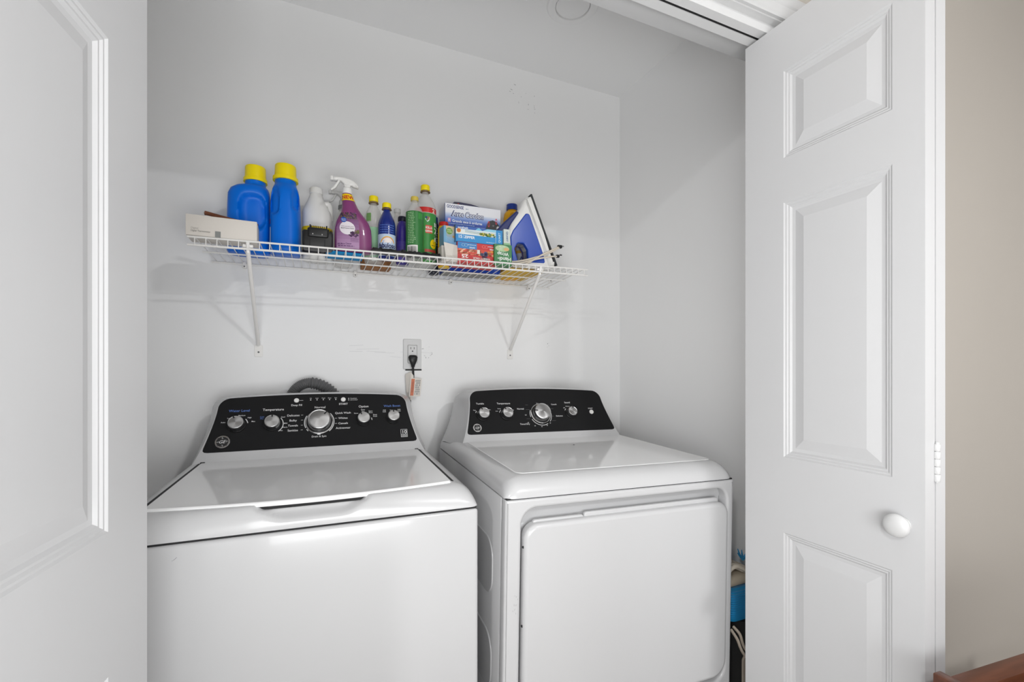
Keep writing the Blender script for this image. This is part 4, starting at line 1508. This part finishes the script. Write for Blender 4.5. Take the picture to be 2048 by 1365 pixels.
bag = [(0.048, 0.112), (0.048, 0.170), (0.054, 0.190), (0.064, 0.201), (0.077, 0.205), (0.092, 0.199), (0.102, 0.186), (0.106, 0.168), (0.106, 0.112)]
pr.poly(bag, (38, 38, 42), 3)
for sx_, hh in ((0.060, 0.188), (0.090, 0.201)):
    pr.ell(sx_, hh, 0.0040, 0.0115, (214, 40, 60), 4, 20, 1, rin=0.62)
pr.ell(0.078, 0.184, 0.004, 0.003, (110, 110, 118), 4, 10, 1)
pr.build('front_print', b)
pr = Print(planar((-0.108, 0.047, 0), (0, -1, 0), (0, 0, 1), (-1, 0, 0)))
pr.rect(-0.046, 0.046, 0.15, 0.2475, (60, 96, 180), 1, 1, 20, col2=(226, 224, 226))
pr.build('side_print', b)
obj('carton_base', bx(-0.1075, 0.1075, 0.0005, 0.0945, -0.0006, 0.0008), M_greyboard, b, sm=False)
# raised flap with dark print and bag peeping out
bm = bmesh.new()
box(bm, -0.082, 0.075, 0.036, 0.0375, 0.2485, 0.2575)
fl = obj('flap', bm, M_card, b, sm=False)
pr = Print(planar((0, 0.036, 0.2485), (1, 0, 0), (0, 0, 1), (0, -1, 0)))
fl2 = bmesh.new()
pts = [(-0.082, 0.0), (0.085, 0.0), (0.046, 0.010), (0.0, 0.0185), (-0.045, 0.0205), (-0.066, 0.019)]
a = [fl2.verts.new((x, 0.030, 0.2478 + z)) for x, z in pts]
c_ = [fl2.verts.new((x, 0.0315, 0.2478 + z)) for x, z in pts]
fl2.faces.new(a)
fl2.faces.new(list(reversed(c_)))
for i in range(len(pts)):
    fl2.faces.new((a[i], c_[i], c_[(i + 1) % len(pts)], a[(i + 1) % len(pts)]))
obj('flap', fl2, mat('dark_print_card', (64, 62, 88), 0.5), b, sm=False)
pr = Print(planar((0, 0.030, 0.2478), (1, 0, 0), (0, 0, 1), (0, -1, 0)))
for i in range(22):
    x = -0.036 + i * 0.0045
    pr.rect(x, x + 0.0022, 0.001, 0.0125 - 0.00045 * i, random.choice([(190, 196, 216), (120, 126, 160), (216, 218, 228)]), 1)
pr.poly([(-0.078, 0.001), (-0.05, 0.001), (-0.045, 0.017), (-0.062, 0.017)], (40, 34, 38), 1)
pr.ell(-0.070, 0.006, 0.006, 0.004, (176, 50, 60), 2, 10, 1)
pr.ell(-0.050, 0.011, 0.004, 0.005, (150, 40, 52), 2, 10, 1)
pr.build('flap_print', b)

# stacked zipper bag boxes: red at the bottom, blue on top
zr = deck(0.60, 1.50)
red = carton('food_bag_box', 'red variety pack bag box turned upside down, under the blue zipper box', 0.5230, 1.503, zr, 0.150, 0.085, 0.0735, mat('red_card', (206, 48, 40), 0.45), -0.02)
pr = Print(planar((0, 0, 0), (1, 0, 0), (0, 0, 1), (0, -1, 0)))
pr.rect(-0.074, 0.074, 0.001, 0.072, (214, 70, 48), 1)
pr.rect(-0.074, -0.005, 0.050, 0.072, (40, 128, 196), 2)
pr.rect(-0.004, 0.074, 0.052, 0.072, (206, 34, 40), 2)
for cx_ in (-0.054, 0.020):
    for dx in (0, 0.010):
        pr.ell(cx_ + dx, 0.0625, 0.0065, 0.0055, (150, 190, 222) if cx_ < 0 else (240, 120, 110), 3, 16, 1, rin=0.75)
    pr.text('ZIPPER', cx_ + 0.032, 0.0555, 0.0070, (236, 240, 244), 3, rot=PI, bold=0.02)
    pr.smalltext(cx_ + 0.016, cx_ + 0.046, 0.0645, 0.0022, (210, 220, 235), 3)
rnd = random.Random(3)
for i in range(60):
    pr.ell(rnd.uniform(-0.072, -0.010), rnd.uniform(0.018, 0.048), rnd.uniform(0.003, 0.010), rnd.uniform(0.0015, 0.004), rnd.choice([(226, 130, 96), (236, 160, 120), (206, 70, 52), (240, 186, 150), (214, 96, 70)]), 2, 10, 1, tilt=0.4)
for i in range(40):
    pr.ell(rnd.uniform(-0.006, 0.070), rnd.uniform(0.016, 0.050), rnd.uniform(0.004, 0.009), rnd.uniform(0.003, 0.006), rnd.choice([(210, 50, 44), (226, 140, 50), (180, 36, 40), (236, 190, 130)]), 2, 10, 1)
for i in range(9):
    pr.ell(rnd.uniform(0.010, 0.034), rnd.uniform(0.018, 0.046), 0.0062, 0.0058, rnd.choice([(60, 66, 110), (44, 48, 84), (90, 96, 140)]), 3, 12, 1)
pr.rect(-0.004, 0.006, 0.036, 0.050, (240, 232, 222), 3)
pr.rect(-0.074, 0.074, 0.001, 0.0300, (202, 36, 38), 3)
pr.text('25', -0.048, 0.0240, 0.0165, (250, 244, 238), 5, rot=PI, bold=0.03, width=0.024)
pr.text('VARIETY PACK', 0.012, 0.0200, 0.0095, (250, 244, 238), 5, rot=PI, bold=0.025, width=0.064)
pr.build('front_print', red)

blu = carton('food_bag_box', 'blue zipper bag box on top of the red variety pack', 0.5290, 1.507, zr + 0.0742, 0.174, 0.070, 0.0545, mat('sky_blue_card', (24, 148, 214), 0.45), -0.03)
pr = Print(planar((0, 0, 0), (1, 0, 0), (0, 0, 1), (0, -1, 0)))
pr.rect(-0.086, 0.086, 0.001, 0.0265, (26, 146, 212), 1)
pr.rect(-0.086, 0.060, 0.0265, 0.0445, (236, 240, 236), 1, 1, 6, col2=(228, 238, 240))
pr.rect(-0.086, 0.060, 0.0445, 0.0535, (40, 92, 178), 1)
pr.rect(0.060, 0.086, 0.0265, 0.0535, (30, 140, 206), 1)
pr.poly([(-0.015, 0.0445), (0.010, 0.0445), (0.0, 0.0530), (-0.006, 0.0525)], (120, 200, 232), 2)
pr.poly([(0.010, 0.0445), (0.060, 0.0445), (0.060, 0.0530), (0.03, 0.0530)], (150, 214, 236), 2)
pr.text('surefresh', -0.060, 0.0490, 0.0105, (244, 248, 252), 4, bold=0.02, align='c', width=0.036)
for i in range(10):
    a = i * PI / 5
    pr.ell(-0.0745 + 0.0050 * math.cos(a), 0.0385 + 0.005 * math.sin(a), 0.003, 0.003, (232, 150, 40), 2, 8, 1)
pr.ell(-0.0745, 0.0385, 0.0046, 0.0046, (214, 96, 30), 3, 16, 1)
for k in range(4):
    for i in range(14):
        x = -0.052 + i * 0.008
        f_ = lambda q: 0.0345 + k * 0.003 - 0.004 * math.sin((q + 0.05) * (16 + 3 * k))
        pr.line(x, f_(x), x + 0.008, f_(x + 0.008), 0.0010, [(90, 150, 190), (130, 170, 120), (60, 120, 180), (160, 200, 215)][k], 2)
for i in range(60):
    pr.ell(rnd.uniform(0.0, 0.058), 0.0275 + rnd.uniform(0, 0.010) * 1.0, 0.0030, 0.0022, rnd.choice([(90, 150, 60), (190, 190, 50), (50, 110, 60), (226, 214, 90)]), 3, 7, 1)
pr.text('15', -0.070, 0.0180, 0.0150, (250, 252, 255), 4, bold=0.02)
pr.line(-0.059, 0.012, -0.059, 0.025, 0.0008, (230, 240, 250), 3)
pr.text('ZIPPER', -0.036, 0.0175, 0.0125, (250, 252, 255), 4, bold=0.03)
pr.smalltext(0.025, 0.058, 0.0065, 0.0022, (170, 214, 240), 3)
pr.line(0.0605, 0.001, 0.0605, 0.0535, 0.0012, (210, 232, 244), 3)
pr.text('QUART', 0.074, 0.027, 0.0105, (190, 226, 246), 4, rot=PI / 2, bold=0.03, width=0.036)
pr.build('front_print', blu)
obj('end_flap', bx(-0.0885, -0.0872, -0.010, 0.030, -0.004, 0.056), mat('flap_blue_card', (58, 108, 150), 0.5), blu, sm=False)

# green wrap box
gw = carton('wrap_box', 'green wrap box standing upside down right of the red variety pack', 0.6115, 1.4895, deck(0.64, 1.49), 0.066, 0.040, 0.0745, mat('green_card', (56, 128, 74), 0.45), -0.04)
pr = Print(planar((0, 0, 0), (1, 0, 0), (0, 0, 1), (0, -1, 0)))
pr.rect(-0.0325, 0.0325, 0.001, 0.0735, (58, 130, 76), 1)
pr.ell(-0.003, 0.060, 0.026, 0.0115, (176, 206, 160), 2, 26)
pr.ell(0.012, 0.0575, 0.010, 0.006, (220, 176, 120), 3, 16)
for k, s_ in enumerate(('sticks tight', 'seals', 'Clear')):
    pr.text(s_, -0.004 - 0.003 * k, 0.0655 - k * 0.0048, 0.0055, (236, 240, 226), 4, rot=PI, bold=0.01)
pr.text('Handi-', 0.004, 0.0220, 0.0195, (240, 244, 238), 4, rot=PI, bold=0.02, width=0.050)
pr.text('Wrap', -0.001, 0.0400, 0.0180, (240, 244, 238), 4, rot=PI, bold=0.02, width=0.042)
pr.build('front_print', gw)
# white quart box leaning on top of it
qb = carton('food_bag_box', 'narrow white box end marked QUART beside the steam iron', 0.6325, 1.505, deck(0.64, 1.49) + 0.0755, 0.024, 0.026, 0.060, mat('white_green_card', (222, 230, 222), 0.5), -0.05)
pr = Print(planar((0, 0, 0), (1, 0, 0), (0, 0, 1), (0, -1, 0)))
pr.rect(-0.0118, 0.0118, 0.001, 0.010, (150, 196, 150), 1)
pr.text('QUART', 0.001, 0.033, 0.0095, (58, 96, 150), 3, rot=-PI / 2, bold=0.02, width=0.036)
pr.build('front_print', qb)
# light blue and peach carton at the left of the stack
lbx = carton('food_bag_box', 'light blue and peach box end with green circle, left of the zipper box', 0.4255, 1.515, deck(0.45, 1.52) + 0.062, 0.046, 0.044, 0.066, mat('pale_blue_card', (120, 168, 206), 0.45), 0.10)
pr = Print(planar((0, 0, 0), (1, 0, 0), (0, 0, 1), (0, -1, 0)))
pr.rect(-0.0225, 0.0225, 0.001, 0.065, (96, 158, 214), 1, 1, 14, col2=(222, 196, 150))
pr.poly([(-0.0225, 0.001), (-0.010, 0.001), (-0.016, 0.065), (-0.0225, 0.065)], (120, 176, 210), 2)
pr.ell(-0.003, 0.048, 0.0115, 0.0115, (112, 158, 60), 3, 24)
pr.text('EASY', -0.003, 0.0515, 0.0065, (226, 236, 200), 5, bold=0.02)
pr.text('CLOSE', -0.003, 0.0450, 0.0058, (226, 236, 200), 5, bold=0.02)
for k in range(5):
    pr.line(-0.016, 0.012 + k * 0.004, 0.018, 0.006 + k * 0.004, 0.0012, (150, 200, 236), 3)
pr.ell(0.014, 0.030, 0.006, 0.004, (206, 150, 80), 3, 12)
pr.build('front_print', lbx)
# plain carton the light blue box rests on, with torn white flap
wc = carton('carton', 'torn off-white carton in front of the light blue box at shelf front', 0.4255, 1.518, deck(0.45, 1.47), 0.058, 0.042, 0.058, M_card, 0.05)
bm = bmesh.new()
P_ = [(-0.030, -0.026, 0.062), (0.006, -0.024, 0.058), (0.030, -0.008, 0.060), (-0.024, -0.024, 0.026), (0.000, -0.029, 0.020), (0.032, -0.010, 0.036), (-0.020, -0.020, 0.0), (0.004, -0.020, 0.0), (0.030, -0.010, 0.0)]
vs = [bm.verts.new(p) for p in P_]
for q in ((0, 1, 4, 3), (1, 2, 5, 4), (3, 4, 7, 6), (4, 5, 8, 7)):
    bm.faces.new([vs[i] for i in q])
fo = obj('torn_flap', bm, M_card, wc, sm=False)
md = fo.modifiers.new('thick', 'SOLIDIFY')
md.thickness = 0.0012

# yellow bottle with blue cap
yb = thing('polish_bottle', 'yellow bottle with dark blue cap and handle, behind the steam iron', 'bottle', (0.7320, 1.7065, deck(0.76, 1.67) + 0.0065), facing(0.70, 1.64))
B = Body([(0, 0.038, 0.028, 2.6), (0.005, 0.041, 0.031, 2.6), (0.10, 0.0405, 0.031, 2.6), (0.16, 0.038, 0.030, 2.5, 0.001, 0), (0.225, 0.0325, 0.027, 2.4, 0.004, 0), (0.244, 0.0300, 0.026, 2.3, 0.005, 0), (0.252, 0.025, 0.0235, 2.1, 0.006, 0), (0.2545, 0.0195, 0.0195, 2, 0.007, 0), (0.262, 0.0190, 0.0190, 2, 0.007, 0)],
         48, dents=[(0.010, 0.190, 0.0135, 0.048, 0.016, -1)])
obj('bottle_body', B.mesh(), M_orange, yb, ang=60)
N = 56
secs = []
for rr, zz, rib in ((0.0225, 0, 0), (0.0230, 0.001, 1), (0.0225, 0.019, 1), (0.0215, 0.0215, 0), (0.019, 0.022, 0)):
    secs.append([Vector((0.007 + rr * (1 - 0.02 * (i % 2) * rib) * math.cos(2 * PI * i / N), rr * (1 - 0.02 * (i % 2) * rib) * math.sin(2 * PI * i / N), zz)) for i in range(N)])
obj('cap', loft(secs), mat('royal_blue_plastic', (26, 56, 140), 0.35), yb, (0, 0, 0.2585))
yb.scale = (0.98, 0.90, 1.09)
# flat yellow packs / brown box seen through the wires from below
yp = obj('flat_pack', bx(-0.085, 0.060, -0.10, 0.095, 0, 0.005, 0.0015), mat('mustard_film', (222, 180, 40), 0.5), None, (0.735, 1.630, deck(0.8, 1.54) + 0.0002))
tag(yp, 'flat yellow pack lying on the wires under the polish bottle', 'pack')
br = carton('carton', 'low brown cardboard box at the back of the shelf behind dark bottles', 0.200, 1.662, deck(0.26, 1.66), 0.100, 0.055, 0.045, mat('brown_card', (146, 98, 56), 0.7))
obj('tape_strip', bx(-0.012, 0.012, 0.0, 0.055, 0.0448, 0.0453), M_card, br, sm=False)

# steam iron standing on its heel
IRX, IRY = 0.766, 1.566
iz = deck(0.86, 1.50) + 0.0065
iron = thing('steam_iron', 'blue and white steam iron standing on its heel at shelf right end', 'iron', (IRX, IRY, iz), math.radians(-4))
Fp = lambda y: FRONT(0, y, 0)
shell = rpoly([(-0.098, 0.004), (0.062, 0.0), (0.070, 0.012), (0.060, 0.060), (-0.030, 0.264), (-0.044, 0.264), (-0.056, 0.234), (-0.098, 0.164), (-0.116, 0.120), (-0.110, 0.055)],
              [0.008, 0.004, 0.010, 0.05, 0.01, 0.01, 0.02, 0.03, 0.03, 0.02], 6)
hole = rpoly([(-0.072, 0.026), (-0.030, 0.030), (-0.034, 0.072), (-0.048, 0.094), (-0.074, 0.092), (-0.085, 0.070)], [0.006, 0.006, 0.012, 0.012, 0.012, 0.012], 5)
obj('iron_shell', plate([shell, hole], 0.060, 0.014, 4, Fp(0.0)), M_whitepl, iron, ang=60)
panel = rpoly([(-0.094, 0.022), (0.038, 0.026), (0.032, 0.056), (-0.026, 0.205), (-0.040, 0.208), (-0.092, 0.138), (-0.103, 0.113), (-0.100, 0.070)], [0.006, 0.006, 0.02, 0.01, 0.012, 0.03, 0.02, 0.02], 6)
hole2 = [(x * 1.0, z) for x, z in rpoly([(-0.072, 0.026), (-0.030, 0.030), (-0.034, 0.072), (-0.048, 0.094), (-0.074, 0.092), (-0.085, 0.070)], [0.006, 0.006, 0.012, 0.012, 0.012, 0.012], 5)]
obj('water_tank', plate([panel, hole2], 0.0655, 0.004, 3, Fp(0.0)), mat('iron_blue', (36, 76, 178), 0.22, coat=0.5), iron, ang=60)
grip = rpoly([(-0.074, 0.216), (-0.062, 0.206), (-0.094, 0.166), (-0.116, 0.126), (-0.148, 0.120), (-0.152, 0.136), (-0.124, 0.168)], [0.006, 0.006, 0.02, 0.02, 0.004, 0.006, 0.02], 5)
obj('handle_grip', plate([grip], 0.052, 0.006, 3, Fp(0.0)), mat('iron_navy', (40, 50, 104), 0.4), iron, ang=60)
obj('steam_button', bx(-0.146, -0.131, -0.008, 0.008, 0.140, 0.154, 0.003), M_whitepl, iron)
obj('dial', bx(-0.149, -0.137, -0.010, 0.010, 0.112, 0.126, 0.003), M_dark, iron)
# skirt and sole plate along the right edge
sk = [(0.070, 0.010), (0.078, 0.012), (-0.012, 0.274), (-0.022, 0.270), (-0.030, 0.258)]
obj('skirt', plate([rpoly([(0.052, 0.012), (0.078, 0.014), (0.072, 0.040), (-0.026, 0.270), (-0.038, 0.270)], [0.004, 0.004, 0.02, 0.008, 0.006], 5)], 0.084, 0.018, 4, Fp(0.0)), M_whitepl, iron, ang=60)
so = rpoly([(0.0765, 0.016), (0.0835, 0.018), (-0.0215, 0.2775), (-0.0285, 0.275)], [0.001, 0.001, 0.002, 0.002], 3)
obj('sole_plate', plate([so], 0.090, 0.002, 2, Fp(0.0)), mat('dark_sole', (52, 54, 56), 0.3, metal=0.6), iron, ang=60)
obj('heel', bx(-0.095, 0.066, -0.038, 0.038, 0.0, 0.010, 0.004), M_whitepl, iron)
# cord wrapped round the heel
for k, pts in enumerate(([(-0.105, -0.030, 0.020), (-0.06, -0.040, 0.026), (0.0, -0.046, 0.044), (0.055, -0.048, 0.066), (0.092, -0.040, 0.088)],
                         [(-0.104, -0.032, 0.012), (-0.06, -0.044, 0.018), (0.0, -0.048, 0.036), (0.06, -0.046, 0.050), (0.090, -0.030, 0.056)],
                         [(-0.102, -0.034, 0.006), (-0.05, -0.047, 0.012), (0.010, -0.051, 0.048), (0.060, -0.052, 0.074), (0.096, -0.036, 0.094)],
                         [(-0.110, -0.022, 0.010), (-0.116, 0.0, 0.012), (-0.100, 0.022, 0.012), (0.0, 0.048, 0.020), (0.08, 0.046, 0.05)])):
    obj('cord', tube(pts, 0.0032, 8, smoothn=6), M_cream, iron, ang=80)
obj('cord_plug', bx(0.086, 0.104, -0.044, -0.030, 0.086, 0.098, 0.003), M_dark, iron)
for q in (0.088, 0.054):
    obj('plug_prong', bx(0.103 if q > 0.06 else 0.095, 0.112 if q > 0.06 else 0.104, -0.039, -0.0375, q + 0.004, q + 0.009), M_dark if q < 0.06 else M_chrome, iron, sm=False)
obj('cord_plug', bx(0.082, 0.096, -0.038, -0.026, 0.051, 0.062, 0.003), M_dark, iron)
# spray can seen through the iron handle
b, B = pet('aerosol_can', 'silver can with gold band seen through the handle of the steam iron', 0.7530, 1.642, [(0, 0.022, 0.022, 2), (0.003, 0.0235, 0.0235, 2), (0.125, 0.0235, 0.0235, 2), (0.136, 0.020, 0.020, 2), (0.139, 0.019, 0.019, 2)], mat('silver_can', (206, 206, 210), 0.3, metal=0.3), M_whitepl, 0.0185, 0.014, 0.1385, 'can', neck=False)
b.location.z = deck(0.8, 1.54) + 0.0065
pr = Print(B.fmap)
pr.rect(-0.036, 0.036, 0.082, 0.094, (190, 150, 70), 1, 22, 1)
pr.rect(-0.036, 0.036, 0.010, 0.060, (226, 228, 236), 1, 22, 1)
pr.text('A', 0.0, 0.062, 0.020, (40, 70, 140), 3, bold=0.03)
pr.smalltext(-0.018, 0.018, 0.040, 0.003, (120, 130, 160), 2)
pr.build('label', b)

# ================================================================== BAGS BETWEEN DRYER AND WALL
tb = thing('tote_bag', 'black tote bag with beige trim and straps, squeezed right of the dryer', 'bag', (1.215, 1.115, 0))
B = Body([(0, 0.070, 0.150, 4), (0.01, 0.078, 0.160, 4), (0.25, 0.080, 0.165, 4), (0.36, 0.076, 0.160, 3.5), (0.415, 0.064, 0.150, 3)], 40)
obj('bag_body', B.mesh(0.03), mat('black_canvas', (34, 33, 33), 0.85, bump=0.3, bscale=200), tb, ang=60)
pr = Print(B.fmap)
TY = -0.1685
bm = tube([(-0.089, TY + 0.02, 0.418), (-0.086, TY, 0.405), (-0.080, TY - 0.004, 0.380), (-0.071, TY - 0.005, 0.362), (-0.058, TY - 0.005, 0.351), (-0.040, TY - 0.005, 0.350), (-0.015, TY - 0.004, 0.370), (0.0, TY, 0.40)], 0.0042, 8, smoothn=6)
obj('strap', bm, mat('beige_canvas', (176, 164, 150), 0.9), tb, ang=80)
bm = tube([(-0.099, TY + 0.02, 0.412), (-0.096, TY, 0.392), (-0.090, TY - 0.004, 0.372), (-0.081, TY - 0.006, 0.354), (-0.069, TY - 0.006, 0.340), (-0.052, TY - 0.006, 0.334), (-0.02, TY - 0.004, 0.336), (0.02, TY, 0.36)], 0.0042, 8, smoothn=6)
obj('strap', bm, MATS['beige_canvas'], tb, ang=80)
obj('beige_panel', plate([rpoly([(-0.0755, 0.01), (0.060, 0.01), (0.060, 0.33), (-0.045, 0.332), (-0.064, 0.338), (-0.073, 0.325)], 0.006, 4)], 0.006, 0.002, 2, FRONT(0, -0.166, 0)), mat('beige_canvas', (170, 158, 146), 0.9), tb, ang=60)
tw = thing('knit_towel', 'folded bright blue ribbed towel lying on top of the black tote bag', 'towel', (1.195, 1.10, 0.4165))
bm = bmesh.new()
secs = []
for k in range(61):
    t = k / 60
    z = 0.006 + 0.098 * t
    rib = 0.0022 * math.sin(k / 60 * 15 * 2 * PI)
    e = 0.012 * (2 * abs(t - 0.5)) ** 6
    secs.append([p.to_3d() + Vector((0, 0, z + 0.045 * (p.x - 0.0) * -0.25)) for p in rrect(-0.078 + e - rib, 0.085 - e + rib, -0.135 + e - rib, 0.13 - e, 0.02, 4)])
obj('towel_fold', loft(secs, bm=bm), mat('turquoise_knit', (0, 136, 190), 0.9, sheen=0.3), tw, ang=70)
mop = thing('mop_head', 'beige string mop head resting on the bright blue towel', 'mop', (1.190, 1.07, 0.5225))
rnd = random.Random(11)
for i in range(26):
    a0 = -0.085 + 0.007 * i
    pts = [(-0.075 + rnd.uniform(-0.004, 0.004), a0, 0.040 + rnd.uniform(-0.004, 0.004)), (-0.045, a0 - 0.01, 0.058 + rnd.uniform(-0.006, 0.008)), (-0.010, a0 - 0.015 + rnd.uniform(-0.008, 0.008), 0.050 + rnd.uniform(-0.006, 0.006)),
           (0.030, a0 - 0.012, 0.030), (0.060, a0 + rnd.uniform(-0.01, 0.01), 0.010)]
    obj('mop_strand', tube(pts, 0.0062, 7, smoothn=4), M_cream, mop, ang=80)
obj('mop_core', bx(-0.078, 0.060, -0.095, 0.095, 0.0, 0.034, 0.014, 3), mat('mop_cotton', (196, 184, 164), 0.95), mop)
tuft = thing('cloth_tuft', 'small teal rag tuft poking up on top of the beige mop head', 'rag', (1.212, 1.005, 0.585))
for i in range(7):
    a = i * 0.9
    obj('tuft_leaf', tube([(0, 0, 0), (0.010 * math.cos(a), 0.010 * math.sin(a), 0.012), (0.016 * math.cos(a), 0.016 * math.sin(a), 0.020 + 0.004 * (i % 3))], 0.003, 6, radii=lambda t: 0.0042 * (1 - 0.7 * t)), MATS['turquoise_knit'], tuft)

# ================================================================== WOODEN CABINET BESIDE THE RIGHT DOOR
cr = thing('wooden_cabinet', 'brown open-topped wooden cabinet in the bottom right corner beside the bifold door', 'cabinet', (0.983, 0.424, 0), math.radians(-5.5))
obj('end_panel', bx(-0.0185, 0.0, -0.36, 0.0, 0, 0.657, 0.002), M_redwood, cr)
obj('back_rail', bx(0.0, 0.92, -0.046, -0.013, 0, 0.655, 0.002), M_redwood, cr)
obj('front_rail', bx(0.0, 0.92, -0.36, -0.342, 0, 0.655, 0.002), M_redwood, cr)
obj('end_panel', bx(0.92, 0.9385, -0.36, 0.0, 0, 0.657, 0.002), M_redwood, cr)
obj('shelf_board', bx(0.0, 0.92, -0.342, -0.046, 0.55, 0.565), M_redwood, cr)

# ================================================================== WEAR
wb = bpy.data.objects['wall_back']
rnd = random.Random(21)
pr = Print(planar((0, YB, 0), (1, 0, 0), (0, 0, 1), (0, -1, 0)), 0.0004, 0.0002)
for x, z, n, sp in ((0.775, 2.33, 9, 0.030), (0.835, 2.30, 8, 0.035), (0.40, 1.235, 8, 0.02), (0.95, 1.30, 3, 0.03)):
    for i in range(n):
        pr.ell(x + rnd.uniform(-sp, sp), z + rnd.uniform(-sp, sp) * 1.3, rnd.uniform(0.001, 0.006), rnd.uniform(0.0006, 0.0016), rnd.choice([(186, 186, 187), (170, 170, 172), (200, 200, 200)]), 1, 8, 1, tilt=rnd.uniform(0, 3.1))
for i in range(9):
    x, z = rnd.uniform(0.10, 0.36), rnd.uniform(1.20, 1.262)
    pr.line(x, z, x + rnd.uniform(0.03, 0.08), z + rnd.uniform(-0.004, 0.004), 0.0012, (222, 222, 223), 1)
pr.build('wall_scuffs', wb)['kind'] = 'stuff'
pr = Print(planar((0, 0, 0), (1, 0, 0), (0, 0, 1), (0, -1, 0)), 0.0003, 0.0001)
pr.line(-0.2305, 0.8300, -0.2255, 0.8345, 0.0007, (120, 120, 122), 1)
pr.line(-0.2335, 0.8290, -0.2305, 0.8300, 0.0007, (150, 150, 152), 1)
pr.build('scratch', washer)['kind'] = 'stuff'
pr = Print(planar((0, -0.0005, 0), (1, 0, 0), (0, 0, 1), (0, -1, 0)), 0.0003, 0.0001)
for i in range(9):
    x, z = rnd.uniform(-0.322, -0.310), rnd.uniform(0.595, 0.645)
    pr.line(x, z, x + rnd.uniform(-0.002, 0.002), z + rnd.uniform(0.002, 0.005), 0.0008, (160, 160, 162), 1)
pr.build('scratch', dryer)['kind'] = 'stuff'
